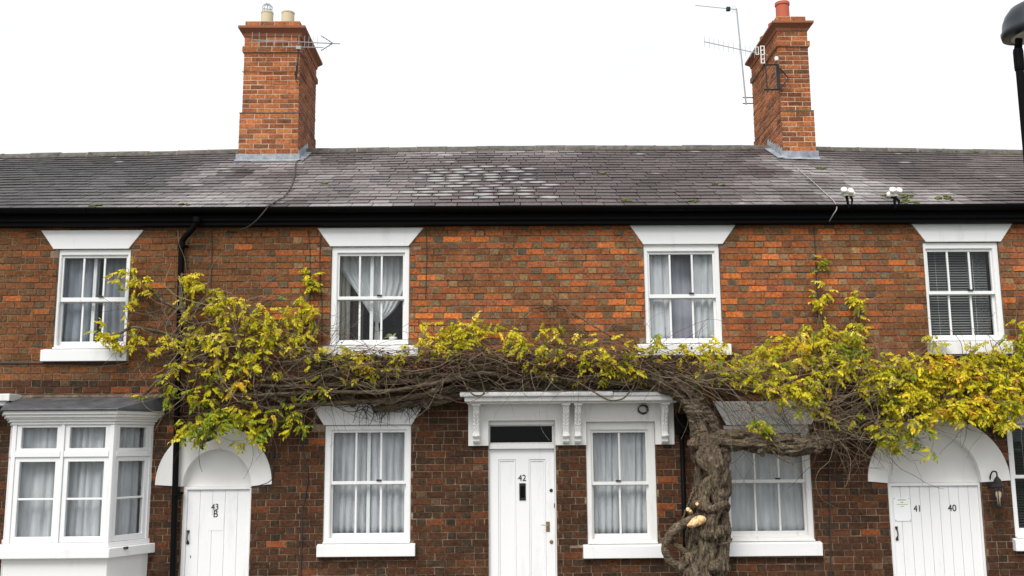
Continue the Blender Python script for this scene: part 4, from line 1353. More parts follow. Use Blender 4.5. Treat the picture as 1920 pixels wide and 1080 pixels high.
def courses(parent, X0, X1, Y0, Y1, z0, z1, side, r, n=None):
    """bricks on the front and on one side of a shaft"""
    n = n or max(1, round((z1 - z0) / 0.0755))
    ch = (z1 - z0) / n
    b = MB(); b.box(X0 + 0.0045, X1 - 0.0045, Y0 + 0.0045, Y1 - 0.002, z0, z1); b.build('core', M_MORTAR_PALE, parent)
    for k in range(n):
        za, zb_ = z0 + ch * k + 0.005, z0 + ch * (k + 1) - 0.005
        for face, a0, a1, yf in (('f', X0, X1, Y0), (side, Y0, Y1, X1 if side == 'r' else X0)):
            x = a0; first = True
            while x < a1 - 0.02:
                w_ = 0.225 if not (first and k % 2) else 0.1125
                if face != 'f' and first: w_ = 0.1125 if k % 2 == 0 else 0.225
                first = False
                xe = min(x + w_, a1)
                if a1 - xe < 0.05: xe = a1
                lo_, hi_ = (x + 0.004 if x > a0 else x), (xe - 0.004 if xe < a1 else xe)
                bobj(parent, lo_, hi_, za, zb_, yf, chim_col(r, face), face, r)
                x = xe
def chimney(px, fl, fr, base_py, backpx, levels, side, pots, seed):
    r = random.Random(seed)
    pb = slope_hit((fl + fr) / 2, base_py)
    Yf = pb.y + 0.012
    X0, X1 = at(fl + 4, base_py - 8, Yf).x, at(fr - 2, base_py - 8, Yf).x
    Xs = X1 if side == 'r' else X0
    v = ray(*backpx); Yb = CAM.y + v.y * (Xs - CAM.x) / v.x
    Zc = lambda py: at((fl + fr) / 2, py, Yf).z
    ch = empty('chimney', (0, 0, 0), T)
    zp0, zp1 = pb.z + 0.03, Zc(levels['plinth'])
    tp = 0.028
    courses(ch, X0, X1, Yf, Yb, zp0, zp1, side, r)
    # weathered ledge on the plinth
    b = MB(); b.box(X0 - 0.004, X1 + 0.004, Yf - 0.004, Yb + 0.004, zp1 + 0.001, zp1 + 0.022); b.build('ledge', M_RIDGE, ch, bevel=0.008)
    a0, a1, b0, b1 = X0 + tp, X1 - tp * 0.4 if side == 'r' else X1 - tp, Yf + tp, Yb - tp
    if side == 'l': a0 = X0 + tp * 0.4
    z = [Zc(q) for q in levels['z']]            # shaft top, band top, neck top, cornice top, cap top
    courses(ch, a0, a1, b0, b1, zp1 + 0.023, z[0], side, r)
    courses(ch, a0 - 0.025, a1 + 0.025, b0 - 0.025, b1 + 0.025, z[0] + 0.001, z[1], side, r, 1)
    courses(ch, a0, a1, b0, b1, z[1] + 0.001, z[2], side, r)
    # spreading clay cornice
    b = MB()
    lo_ = [(a0 - 0.01, b0 - 0.01), (a1 + 0.01, b0 - 0.01), (a1 + 0.01, b1 + 0.01), (a0 - 0.01, b1 + 0.01)]
    e = 0.085
    hi_ = [(a0 - e, b0 - e), (a1 + e, b0 - e), (a1 + e, b1 + e), (a0 - e, b1 + e)]
    zl_, zh_ = z[2] + 0.001, z[3]
    rows = [[(p[0] + (q[0] - p[0]) * f, p[1] + (q[1] - p[1]) * f, zl_ + (zh_ - zl_) * g_) for p, q in zip(lo_, hi_)] for f, g_ in ((0, 0), (0.15, 0.35), (0.7, 0.62), (0.95, 0.72), (1, 0.75), (1, 1))]
    for q in rows: b.v += q
    for i in range(len(rows) - 1):
        for k in range(4):
            b.f.append((i * 4 + k, i * 4 + (k + 1) % 4, (i + 1) * 4 + (k + 1) % 4, (i + 1) * 4 + k))
    b.f += [(3, 2, 1, 0), tuple(range(len(b.v) - 4, len(b.v)))]
    b.build('cornice', M_CAPBRICK, ch, bevel=0.004)
    courses(ch, a0 + 0.0, a1 - 0.01, b0 + 0.0, b1, z[3] + 0.001, z[4], side, r)
    # rough mortar flaunching on top
    b = MB(); nx, ny = 14, 20
    for j in range(ny + 1):
        for i in range(nx + 1):
            u, v_ = i / nx, j / ny
            edge = min(u, 1 - u, v_, 1 - v_) * 2
            b.v.append((a0 + 0.005 + (a1 - a0 - 0.02) * u, b0 + 0.005 + (b1 - b0 - 0.01) * v_, z[4] - 0.004 + 0.04 * min(1, edge * 2.4) + 0.012 * noise.noise(Vector((u * 9, v_ * 12, seed)))))
    for j in range(ny):
        for i in range(nx):
            q = j * (nx + 1) + i; b.f.append((q, q + 1, q + nx + 2, q + nx + 1))
    b.build('flaunching', M_RIDGE, ch, smooth=True)
    # lead flashing: apron at the front, stepped up the side
    zt_ = Zc(levels['flash'])
    b = MB()
    f0 = slope_hit((fl + fr) / 2, base_py + 3)
    n = 16
    for i in range(n + 1):
        x = X0 - 0.03 + (X1 - X0 + 0.06) * i / n
        wv = 0.008 * noise.noise(Vector((x * 7, seed, 0)))
        b.v += [(x, Yf - 0.012, zt_ + wv), (x, Yf - 0.014, pb.z + 0.02), (x, Yf - 0.09 + wv, roof_pt(x, (Yf - 0.09 - YE) / (YR_ - YE), 0.02).z), (x, Yf - 0.13 + wv * 2, roof_pt(x, (Yf - 0.13 - YE) / (YR_ - YE), 0.02).z)]
    for i in range(n):
        for k in range(3):
            q = i * 4 + k; b.f.append((q + 4, q, q + 1, q + 5))
    ap = b.build('apron_flashing', M_LEAD, ch, smooth=False)
    sd = ap.modifiers.new('sheet', 'SOLIDIFY'); sd.thickness = 0.005
    xs_ = Xs + (0.006 if side == 'r' else -0.006)
    b = MB()
    steps = 7
    for i in range(steps):
        ya, yb_ = Yf - 0.012 + (YR_ - Yf) * i / steps, Yf - 0.012 + (YR_ - Yf) * (i + 1) / steps
        za = roof_pt(Xs, (ya - YE) / (YR_ - YE), 0).z; zb_ = roof_pt(Xs, (yb_ - YE) / (YR_ - YE), 0).z
        ht = 0.125
        poly = [(ya, za), (yb_, zb_), (yb_, zb_ + ht), (ya + 0.03, zb_ + ht), (ya, za + ht - 0.03)]
        x_a, x_b = (xs_, xs_ + 0.005) if side == 'r' else (xs_ - 0.005, xs_)
        b.prism(poly[::-1] if side == 'r' else poly[::-1], x_a, x_b, 'x')
    so_ = MB()
    b.build('step_flashing', M_LEAD, ch)
    out_ = 0.1 if side == 'r' else -0.1
    for i in range(9):
        y = Yf - 0.1 + (YR_ - Yf + 0.1) * i / 8; t_ = (y - YE) / (YR_ - YE)
        p1, p2 = roof_pt(xs_, t_, 0.024), roof_pt(xs_ + out_, t_, 0.02)
        so_.v += [tuple(p1), tuple(p2)]
    so_.f = [(2 * i, 2 * i + 1, 2 * i + 3, 2 * i + 2) for i in range(8)]
    o = so_.build('soaker', M_LEAD, ch); sd = o.modifiers.new('sheet', 'SOLIDIFY'); sd.thickness = 0.004
    return dict(o=ch, Yf=Yf, Yb=Yb, X0=X0, X1=X1, a0=a0, a1=a1, b0=b0, b1=b1, ztop=z[4], Zc=Zc)
K1 = chimney(500, 442, 560, 301, (592, 268), dict(plinth=213, flash=289, z=(97, 86, 68, 50, 38)), 'r', 2, 31)
K2 = chimney(1497, 1464, 1533, 297, (1413, 268), dict(plinth=209, flash=283, z=(86, 76, 57, 41, 29)), 'l', 3, 32)
def pot_on(K, x, y, r, h, m, kind):
    b = MB(); z = K['ztop'] + 0.02
    if kind == 'plain': prof = [(r * 1.02, 0), (r, 0.02), (r * 0.97, h - 0.05), (r * 1.08, h - 0.045), (r * 1.08, h), (r * 0.86, h), (r * 0.84, h - 0.1)]
    else: prof = [(r * 1.1, 0), (r, 0.03), (r * 0.95, h - 0.03), (r * 1.0, h - 0.02), (r * 1.0, h), (r * 0.8, h), (r * 0.8, h - 0.1)]
    b.lathe(prof, x, y, 22, z)
    return b.build('chimney_pot', m, K['o'], smooth=False), z
yp = (K1['b0'] + K1['b1']) / 2 - 0.25
pA = at(501, 30, yp).x; pB = at(540, 30, yp).x
hA = at(501, 24, yp).z - K1['ztop'] - 0.02
po, z_ = pot_on(K1, pA, yp, 0.10, max(0.08, hA), M_CREAMPOT, 'b')
po2, _ = pot_on(K1, pB, yp, 0.105, max(0.08, hA), M_CREAMPOT, 'b')
# wire cage on the left pot
zc0 = z_ + max(0.08, hA) - 0.01; hc = at(501, 8, yp).z - zc0
for i in range(10):
    a = 2 * math.pi * i / 10
    b = MB(); b.tube([(pA + 0.075 * math.cos(a), yp + 0.075 * math.sin(a), zc0), (pA + 0.075 * math.cos(a), yp + 0.075 * math.sin(a), zc0 + hc * 0.75), (pA + 0.04 * math.cos(a), yp + 0.04 * math.sin(a), zc0 + hc), (pA, yp, zc0 + hc * 1.02)], 0.004, 5)
    b.build('cage_wire', M_ALU, K1['o'])
for f in (0.3, 0.65):
    b = MB(); b.tube([(pA + 0.077 * math.cos(a), yp + 0.077 * math.sin(a), zc0 + hc * f) for a in np.linspace(0, 2 * math.pi, 17)], 0.004, 5); b.build('cage_hoop', M_ALU, K1['o'])
for k, f in enumerate((0.16, 0.5, 0.84)):
    yy = K2['b0'] + (K2['b1'] - K2['b0']) * f
    xx = (K2['a0'] + K2['a1']) / 2 - 0.0
    hh = at(1467, 6, yy).z - K2['ztop'] - 0.02 if k == 0 else 0.2
    pot_on(K2, at(1467, 18, yy).x if k == 0 else xx - 0.02, yy, 0.105, min(0.32, max(0.18, hh)), M_TERRA, 'plain')

# ------------------------------------------------------------------ aerials
def rod(par, name, p, q, r, m, sides=6):
    b = MB(); b.tube([p, q], r, sides); return b.build(name, m, par)
Y1 = K1['Yf'] - 0.16
e1 = at(560, 135, Y1)
AE = empty('television_aerial', e1); tag(AE, 'aluminium television aerial pointing right on the front of the left chimney', 'aerial')
mp0, mp1 = at(557, 138, Y1), at(560, 84, Y1)
rod(AE, 'mast', mp0, mp1, 0.011, M_IRON, 8)
b0_, b1_ = at(472, 75, Y1), at(640, 82, Y1)
b1_.y += 0.35; b1_ = at(638, 82, Y1 + 0.2)
rod(AE, 'boom', b0_, b1_, 0.008, M_ALU, 6)
s0, s1 = at(531, 88, Y1), at(606, 89, Y1 + 0.12)
rod(AE, 'support_boom', s0, s1, 0.007, M_ALU, 6)
for i, px in enumerate((473, 486, 500, 516, 531, 547, 561, 572, 580, 588, 596)):
    t = (px - 472) / (640 - 472); c = b0_.lerp(b1_, t)
    h = 0.125 - 0.045 * t
    rod(AE, 'element', c - Vector((0, 0.01, h)), c + Vector((0, -0.01, h)), 0.0035, M_ALU, 5)
for sg in (-1, 1):
    tip, far = at(624, 81, Y1 + 0.19), at(602, 81 + sg * 14, Y1 + 0.17)
    rod(AE, 'reflector_arm', tip, far, 0.006, M_IRON, 5)
    for f in (0.15, 0.4, 0.65, 0.9):
        c = tip.lerp(far, f); rod(AE, 'element', c - Vector((0, 0.16, 0.06)), c + Vector((0, 0.16, 0.06)), 0.003, M_ALU, 4)
q = at(560, 90, Y1); b = MB(); b.box(q.x - 0.035, q.x + 0.035, q.y - 0.03, q.y + 0.02, q.z - 0.03, q.z + 0.025); b.build('clamp', M_ALU, AE, bevel=0.004)
q = at(556, 130, Y1)
b = MB(); b.tube([(q.x - 0.06, K1['Yf'] + 0.02, q.z - 0.02), (q.x, q.y, q.z), (q.x, q.y, q.z - 0.07), (q.x - 0.05, K1['Yf'] + 0.02, q.z - 0.09)], 0.01, 6); b.tube([(q.x, q.y, q.z + 0.05), (q.x, q.y, q.z - 0.1)], 0.016, 8); b.build('bracket', M_IRON, AE)
# lashing wire round the shaft
b = MB(); zz_ = K1['Zc'](134)
b.tube([(K1['a0'] - 0.012, K1['b0'] + 0.4, zz_), (K1['a0'] - 0.012, K1['b0'] - 0.012, zz_ + 0.01), ((K1['a0'] + K1['a1']) / 2, K1['b0'] - 0.013, zz_), (K1['a1'] + 0.008, K1['b0'] - 0.012, zz_ + 0.012), (K1['a1'] + 0.01, K1['b0'] + 0.5, zz_)], 0.005, 5); b.build('lashing_wire', M_CABLE, AE)
# right chimney: short aerial on an iron bracket
Y2 = K2['Yf'] - 0.14
AE2 = empty('television_aerial', at(1436, 170, Y2)); tag(AE2, 'television aerial on a black iron bracket at the corner of the right chimney', 'aerial')
rod(AE2, 'mast', at(1439, 172, Y2), at(1434, 102, Y2), 0.011, M_IRON, 8)
c0, c1 = at(1320, 78, Y2 + 0.25), at(1440, 104, Y2)
rod(AE2, 'boom', c0, c1, 0.007, M_ALU, 6)
for px in (1321, 1330, 1339, 1348, 1357, 1366, 1376, 1387, 1398, 1407, 1415):
    t = (px - 1320) / 120; c = c0.lerp(c1, t)
    rod(AE2, 'element', c - Vector((0.0, 0.0, 0.085)), c + Vector((0, 0, 0.085)), 0.003, M_ALU, 5)
rc = rect(1426, 86, 1434, 119, Y2)
b = MB(); b.ring(rc[0], rc[1], rc[2], rc[3], 0.012, 0.012, 0.012, 0.012, Y2 - 0.008, Y2 + 0.008); b.build('reflector', M_FITTING, AE2)
for f in (0.25, 0.5, 0.75):
    z = rc[2] + (rc[3] - rc[2]) * f; boxo('reflector_bar', rc[0] + 0.012, rc[1] - 0.012, Y2 - 0.006, Y2 + 0.006, z - 0.006, z + 0.006, M_FITTING, AE2, 0)
rc2 = rect(1417, 87, 1423, 102, Y2); b = MB(); b.ring(rc2[0], rc2[1], rc2[2], rc2[3], 0.009, 0.009, 0.009, 0.009, Y2 + 0.01, Y2 + 0.02); b.build('dipole', M_FITTING, AE2)
def irn(name, pts, r=0.012):
    b = MB(); b.tube(pts, r, 6); return b.build(name, M_IRON, AE2)
yc = K2['Yf'] - 0.012
ca, cb = at(1458, 121, yc), at(1462, 168, yc)
irn('bracket_arm', [at(1431, 122, Y2), ca], 0.012); irn('bracket_arm', [at(1433, 168, Y2), cb], 0.012)
b = MB(); b.box(min(ca.x, cb.x) - 0.03, min(ca.x, cb.x) + 0.02, yc - 0.02, yc + 0.008, cb.z, ca.z); b.build('bracket_plate', M_IRON, AE2)
irn('bracket_stay', [at(1462, 128, yc), at(1478, 146, yc), at(1464, 166, yc)], 0.012)
irn('lashing_wire', [at(1478, 146, yc), at(1498, 146, yc), at(1513, 146, yc)], 0.005)
q = at(1456, 111, Y2); b = MB(); b.lathe([(0.02, 0), (0.03, 0.01), (0.03, 0.06), (0.018, 0.07)], q.x, q.y, 10, q.z - 0.03); b.build('junction', M_FITTING, AE2)
# tall aerial behind
Y3 = K2['Yb'] - 0.3
m0, m1 = at(1399, 196, Y3), at(1381, 16, Y3)
AE3 = empty('television_aerial', m0); tag(AE3, 'tall thin aerial mast rising left of the right chimney', 'aerial')
rod(AE3, 'mast', m0, m1, 0.012, M_ALU, 8)
rod(AE3, 'boom', at(1304, 10, Y3 + 0.2), at(1382, 18, Y3), 0.006, M_ALU, 6)
q = at(1366, 17, Y3); b = MB(); b.box(q.x - 0.04, q.x + 0.03, q.y - 0.03, q.y + 0.03, q.z - 0.035, q.z + 0.035); b.build('dipole_box', M_IRON, AE3, bevel=0.012)
for px in (1373, 1376, 1379): rod(AE3, 'element', at(px, 12, Y3), at(px, 24, Y3), 0.003, M_ALU, 4)
for py in (183, 194): rod(AE3, 'bracket_arm', at(1393, py, Y3), at(1413, py, Y3 + 0.1), 0.008, M_IRON, 6)

# ------------------------------------------------------------------ floodlights on the gutter
def flood(px, py, lab, flip):
    Yl = -0.25
    o = at(px, py + 22, Yl)
    e = empty('floodlight', o); tag(e, lab, 'floodlight', 'twin floodlights on the gutter')
    s_ = -1 if flip else 1
    def head(dx, dz, rx, nm):
        c = at(px + dx, py + dz, Yl - 0.02)
        Mx = Matrix.Translation(c) @ Matrix.Rotation(rx, 4, 'Y') @ Matrix.Rotation(rad(60), 4, 'X')
        b = MB(); b.lathe([(0.015, -0.05), (0.026, -0.045), (0.032, 0.0), (0.038, 0.035), (0.034, 0.043), (0.015, 0.04)], 0, 0, 14, M=Mx); b.build(nm, M_FITTING, e, smooth=True)
    head(-7 * s_, -3, -0.3 * s_, 'lamp_head'); head(4 * s_, -1 if not flip else -4, 0.4 * s_, 'lamp_head')
    c = at(px + 10 * s_, py + 2, Yl); b = MB(); b.lathe([(0.02, -0.03), (0.03, -0.01), (0.03, 0.02), (0.012, 0.034)], c.x, c.y, 10, c.z); b.build('sensor', M_FITTING, e, smooth=True)
    c = at(px, py + 3, Yl); b = MB(); b.box(c.x - 0.05, c.x + 0.05, c.y - 0.02, c.y + 0.03, c.z - 0.02, c.z + 0.02); b.build('cross_bar', M_FITTING, e, bevel=0.01)
    b = MB(); b.tube([at(px - 2 * s_, py + 5, Yl), at(px, py + 14, Yl), at(px + 2, py + 28, Yl)], [0.02, 0.017, 0.012], 8); b.build('stem', M_BLACK, e)
    b = MB(); b.tube([at(px + 6 * s_, py + 6, Yl), at(px + 9, py + 13, Yl), at(px + 8, py + 22, Yl + 0.02)], [0.016, 0.014, 0.009], 8); b.build('stem', M_BLACK, e)
flood(1589, 362, 'white twin floodlight on the gutter, the one nearer the right chimney', False)
flood(1677, 363, 'white twin floodlight on the gutter, the one farther right', True)

# ------------------------------------------------------------------ cables, boxes, lantern, notice
def cable(pts, r, m, label, n=40):
    b = MB(); b.tube(spline(pts, n), r, 5); return tag(b.build('cable', m, smooth=True), label, 'cable', 'cables on the house front')
def on_roof(px, py, h=0.02):
    p = slope_hit(px, py); return p + Vector((0, -0.4, 0.9)).normalized() * h
cable([on_roof(572, 300), on_roof(556, 306), on_roof(553, 330), on_roof(546, 352), on_roof(533, 371), on_roof(520, 379), on_roof(505, 389), at(496, 396, -0.26), at(480, 414, -0.25), at(462, 427, -0.14), at(440, 433, -0.03), at(425, 434, -0.01)], 0.008, M_CABLE, 'dark cable snaking down the slates from the left chimney to the eaves')
cable([on_roof(1490, 315), on_roof(1520, 340), on_roof(1545, 363), on_roof(1563, 380), at(1569, 390, -0.25), at(1562, 403, -0.25), at(1555, 415, -0.14)], 0.006, M_PALECABLE, 'thin pale cable down the slates below the right chimney')
cable([at(397, 433, -0.006), at(397, 470, -0.006), at(396, 520, -0.006), at(394, 600, -0.006), at(392, 700, -0.006)], 0.006, M_CABLE, 'thin black cable down the upper wall right of the downpipe')
cable([at(602, 433, -0.006), at(600, 470, -0.006), at(600, 520, -0.006), at(604, 580, -0.006), at(604, 640, -0.006)], 0.006, M_CABLE, 'black cable close beside the upper middle window with knotted nets')
cable([at(578, 433, -0.006), at(581, 470, -0.006), at(581, 540, -0.006), at(580, 640, -0.006)], 0.005, M_CABLE, 'thin black cable a step left of the upper middle window')
cable([at(799, 428, -0.006), at(800, 480, -0.006), at(798, 560, -0.006)], 0.005, M_CABLE, 'thin dark wire just right of the upper middle window')
cable([at(1526, 428, -0.006), at(1529, 470, -0.006), at(1532, 540, -0.006), at(1534, 600, -0.006)], 0.006, M_CABLE, 'black wire down the upper wall above the right wisteria shoots')
cable([at(1553, 832, -0.006), at(1555, 900, -0.006), at(1557, 1000, -0.006), at(1558, 1090, -0.006)], 0.008, M_CABLE, 'brown cable down the lower wall left of the 41 door')
cable([at(570, 770, -0.006), at(568, 840, -0.006), at(577, 895, -0.008), at(567, 960, -0.006), at(566, 1010, -0.006), at(563, 1090, -0.006)], 0.008, M_CABLE, 'wavy dark cable on the lower wall between the 43B arch and the next window')
cable([at(512, 770, -0.006), at(513, 840, -0.006), at(512, 890, -0.01), at(505, 903, -0.012), at(490, 909, -0.01), at(470, 914, -0.008)], 0.006, M_CABLE, 'dark cable looping round the right foot of the 43B arch')
cable([at(-60, 681, -0.008), at(60, 681, -0.008), at(150, 682, -0.008), at(240, 682, -0.008)], 0.009, M_CABLE, 'dark cable running level under the upper left window sill')
cable([at(1205, 755, -0.06), at(1199, 742, -0.2), at(1192, 730, -0.34), at(1194, 722, -0.3)], 0.006, M_CABLE, 'dark wire dangling over the canopy edge')
b = MB()
for k in range(4):
    c = at(1205 + RN.uniform(-1.5, 1.5), 767 + RN.uniform(-1.5, 1.5), -0.05); r_ = 0.055 + RN.uniform(-0.008, 0.006)
    b.tube([(c.x + r_ * math.cos(a), -0.05 - 0.006 * k, c.z + r_ * 0.92 * math.sin(a)) for a in np.linspace(0, 2 * math.pi, 25)], 0.004, 5)
tag(b.build('wire_coil', M_CABLE), 'coil of dark wire hanging on the white surround', 'wire')
q = rect(1268, 776, 1292, 814, -0.08)
e = empty('junction_box', ((q[0] + q[1]) / 2, -0.08, q[2])); tag(e, 'black box with black conduit on the wall behind the wisteria trunk', 'utility box')
boxo('box', q[0], q[1], -0.1, -0.001, q[2], q[3], M_BLACK, e, 0.012)
a = at(1278, 816, -0.05); c = at(1279, 985, -0.05)
b = MB(); b.tube([(a.x, -0.05, q[2] - 0.001), (a.x, -0.05, 0.0)], 0.026, 12); b.build('conduit', M_BLACK, e, smooth=True)
# wall lantern beside door 40
lp = at(1872, 925, -0.14)
e = empty('wall_lantern', (lp.x, -0.14, at(1872, 952, -0.14).z)); tag(e, 'black wall lantern beside the door numbered 40', 'lantern')
zb_, zt_ = at(1872, 950, -0.14).z, at(1872, 912, -0.14).z
def taper(b, r0, r1, z0_, z1_, sides=6):
    b.lathe([(r0, z0_), (r1, z1_)], lp.x, -0.14, sides)
b = MB(); b.lathe([(0.04, zb_ - 0.012), (0.062, zb_), (0.062, zb_ + 0.012)], lp.x, -0.14, 6); b.build('base', M_IRON, e)
b = MB(); b.lathe([(0.078, zt_ - 0.012), (0.082, zt_), (0.05, zt_ + 0.03), (0.045, zt_ + 0.07), (0.025, zt_ + 0.095), (0.006, zt_ + 0.12)], lp.x, -0.14, 6); b.build('cap', M_IRON, e)
for k in range(6):
    a = 2 * math.pi * k / 6
    b = MB(); b.tube([(lp.x + 0.058 * math.cos(a), -0.14 + 0.058 * math.sin(a), zb_ + 0.012), (lp.x + 0.074 * math.cos(a), -0.14 + 0.074 * math.sin(a), zt_ - 0.01)], 0.006, 5); b.build('bar', M_IRON, e)
b = MB(); b.lathe([(0.052, zb_ + 0.013), (0.068, zt_ - 0.014)], lp.x, -0.14, 6); b.build('glass', M_GLASS, e)
b = MB(); b.lathe([(0.015, zb_ + 0.013), (0.015, zb_ + 0.09), (0.03, zb_ + 0.12), (0.03, zb_ + 0.16), (0.01, zb_ + 0.18)], lp.x, -0.14, 12); b.build('bulb', M_CREAMPOT, e, smooth=True)
b = MB(); sc_ = [Vector((lp.x, -0.14, zt_ + 0.118)), Vector((lp.x, -0.13, zt_ + 0.16)), Vector((lp.x - 0.015, -0.08, zt_ + 0.165)), Vector((lp.x - 0.02, -0.03, zt_ + 0.12)), Vector((lp.x - 0.02, -0.004, zt_ + 0.06))]
b.tube(spline(sc_, 16), 0.009, 8); b.build('bracket', M_IRON, e, smooth=True)
boxo('wall_plate', lp.x - 0.055, lp.x + 0.015, -0.012, -0.001, zt_ - 0.02, zt_ + 0.11, M_IRON, e, 0.004)
# notice
q = rect(1677, 933, 1708, 977, 0.04)
e = empty('paper_notice', ((q[0] + q[1]) / 2, 0.045, q[2])); tag(e, 'white paper notice pinned to the door beside the number 41', 'notice')
boxo('sheet', q[0], q[1], 0.0475, 0.0515, q[2], q[3], M_PAPER, e, 0)
H = q[3] - q[2]; W_ = q[1] - q[0]
for f, w_, m in ((0.90, 0.5, M_INK), (0.80, 0.18, M_INK), (0.705, 0.66, M_GREENINK), (0.62, 0.24, M_GREENINK)):
    xc = (q[0] + q[1]) / 2
    boxo('print_line', xc - W_ * w_ / 2, xc + W_ * w_ / 2, 0.0465, 0.0474, q[2] + H * f - 0.0035, q[2] + H * f + 0.0035, m, e, 0)
for fx_, fz_ in ((0.06, 0.04), (0.94, 0.04), (0.06, 0.96), (0.94, 0.96)):
    boxo('pin', q[0] + W_ * fx_ - 0.004, q[0] + W_ * fx_ + 0.004, 0.045, 0.0474, q[2] + H * fz_ - 0.004, q[2] + H * fz_ + 0.004, M_IRON, e, 0)

# ------------------------------------------------------------------ street lamp in front, right
YL = -5.2
lt, lb_ = at(1906, 100, YL), at(1921, 280, YL)
LX = lt.x
e = empty('street_lamp', (LX + 0.02, YL, -0.15)); tag(e, 'black street lamp with domed head at the right edge of the view', 'street lamp')
xb_ = lt.x + (lb_.x - lt.x)
b = MB(); b.lathe([(0.075, -0.15), (0.075, 0.9), (0.06, 0.95), (0.032, 1.0), (0.0265, lt.z - 0.12)], LX + 0.012, YL, 16); b.build('post', M_BLACK, e, smooth=False)
b = MB(); b.lathe([(0.031, 0), (0.033, 0.02), (0.033, 0.13), (0.03, 0.15)], LX + 0.012, YL, 16, lt.z - 0.12); b.build('sleeve', M_BLACK, e)
hc = at(1938, 55, YL)
b = MB(); b.tube([(LX + 0.012, YL, lt.z + 0.02), (LX + 0.03, YL, hc.z - 0.035), (hc.x - 0.04, YL, hc.z - 0.015), (hc.x, YL, hc.z + 0.0)], [0.026, 0.024, 0.022, 0.02], 10); b.build('arm', M_BLACK, e, smooth=True)
r_ = hc.x - at(1882, 55, YL).x
tilt = Matrix.Translation(hc) @ Matrix.Rotation(rad(-6), 4, 'Y')
b = MB(); b.lathe([(r_ * 0.94, -0.035), (r_ * 0.98, -0.03), (r_, -0.005), (r_, 0.012), (r_ * 0.955, 0.02), (r_ * 0.9, 0.075), (r_ * 0.78, 0.125), (r_ * 0.58, 0.17), (r_ * 0.3, 0.195), (0.02, 0.205)], 0, 0, 36, M=tilt); b.build('dome', paint_mat('grey_lamp_paint', (0.022, 0.026, 0.032), 0.35, 0.2, (0.05, 0.05, 0.05), spec=0.3), e, smooth=True)
b = MB(); b.lathe([(0.03, -0.075), (r_ * 0.4, -0.07), (r_ * 0.62, -0.058), (r_ * 0.72, -0.04), (r_ * 0.72, -0.034)], 0, 0, 30, M=tilt); b.build('diffuser', paint_mat('lamp_diffuser', (0.55, 0.53, 0.46), 0.3, 0.2), e, smooth=True)
# ------------------------------------------------------------------ wisteria
base = at(1318, 1165, -0.38)
WS = empty('wisteria', (base.x, -0.38, -0.012))
tag(WS, 'old gnarled wisteria with yellowing leaves trained across the brick front', 'climbing plant')
rw = random.Random(77)
PXM = 11.3 / F
def px_path(pts):
    """(px, py, Y, radius in px) -> world points and radii"""
    return [at(p[0], p[1], p[2]) for p in pts], [p[3] * (11.6 + p[2]) / F for p in pts]
trunk = MB()
def strands(pts, n_str, n, twist, spread, thick, seed, core=0.78):
    P, R_ = px_path(pts)
    C_, Rr = spline(P, n), lerp_list(R_, n)
    trunk.tube(C_, [r * core for r in Rr], 14)
    for k in range(n_str):
        a0 = 2 * math.pi * k / n_str + rw.uniform(-0.3, 0.3)
        line, rr = [], []
        for i in range(n):
            t = (C_[min(i + 1, n - 1)] - C_[max(i - 1, 0)]).normalized()
            u = t.cross(Vector((0, 1, 0.02))).normalized(); w_ = t.cross(u)
            ang = a0 + twist * i / n + 0.9 * noise.noise(Vector((i * 0.09, k * 3.1, seed)))
            off = Rr[i] * spread * (1 + 0.25 * noise.noise(Vector((i * 0.13, k * 5.3, seed + 4))))
            line.append(C_[i] + (u * math.cos(ang) + w_ * math.sin(ang)) * off)
            rr.append(Rr[i] * thick * (1 + 0.3 * noise.noise(Vector((i * 0.14, k * 7.7, seed + 9)))))
        trunk.tube(line, rr, 9)
TR = [(1316, 1185, -0.38, 58), (1318, 1120, -0.38, 52), (1318, 1080, -0.38, 47), (1322, 1040, -0.38, 43), (1326, 1000, -0.38, 40), (1330, 960, -0.37, 38), (1334, 925, -0.36, 37), (1336, 890, -0.35, 38), (1333, 860, -0.34, 38), (1325, 835, -0.33, 36)]
strands([(a, b_, c, d * 0.80) for a, b_, c, d in TR], 9, 80, 0.9, 0.78, 0.30, 1.0, 0.5)
LA = [(1330, 850, -0.33, 34), (1322, 815, -0.33, 32), (1312, 780, -0.34, 29), (1296, 750, -0.36, 26), (1270, 727, -0.36, 24), (1235, 714, -0.33, 21), (1190, 711, -0.26, 18), (1130, 714, -0.22, 15), (1060, 718, -0.2, 14), (980, 722, -0.18, 14), (910, 728, -0.18, 14), (860, 738, -0.17, 14), (820, 748, -0.16, 14), (770, 752, -0.15, 12), (735, 762, -0.13, 9), (700, 768, -0.1, 6)]
strands([(a, b_, c, d * 0.82) for a, b_, c, d in LA], 6, 110, 3.4, 0.68, 0.38, 2.0, 0.5)
LC = [(1326, 835, -0.34, 27), (1352, 828, -0.38, 25), (1390, 824, -0.4, 23), (1430, 828, -0.4, 22), (1470, 836, -0.38, 22), (1505, 836, -0.34, 19), (1540, 824, -0.28, 17), (1575, 806, -0.24, 13), (1620, 786, -0.22, 10)]
strands([(a, b_, c, d * 0.86) for a, b_, c, d in LC], 6, 80, 3.0, 0.68, 0.38, 3.0, 0.5)
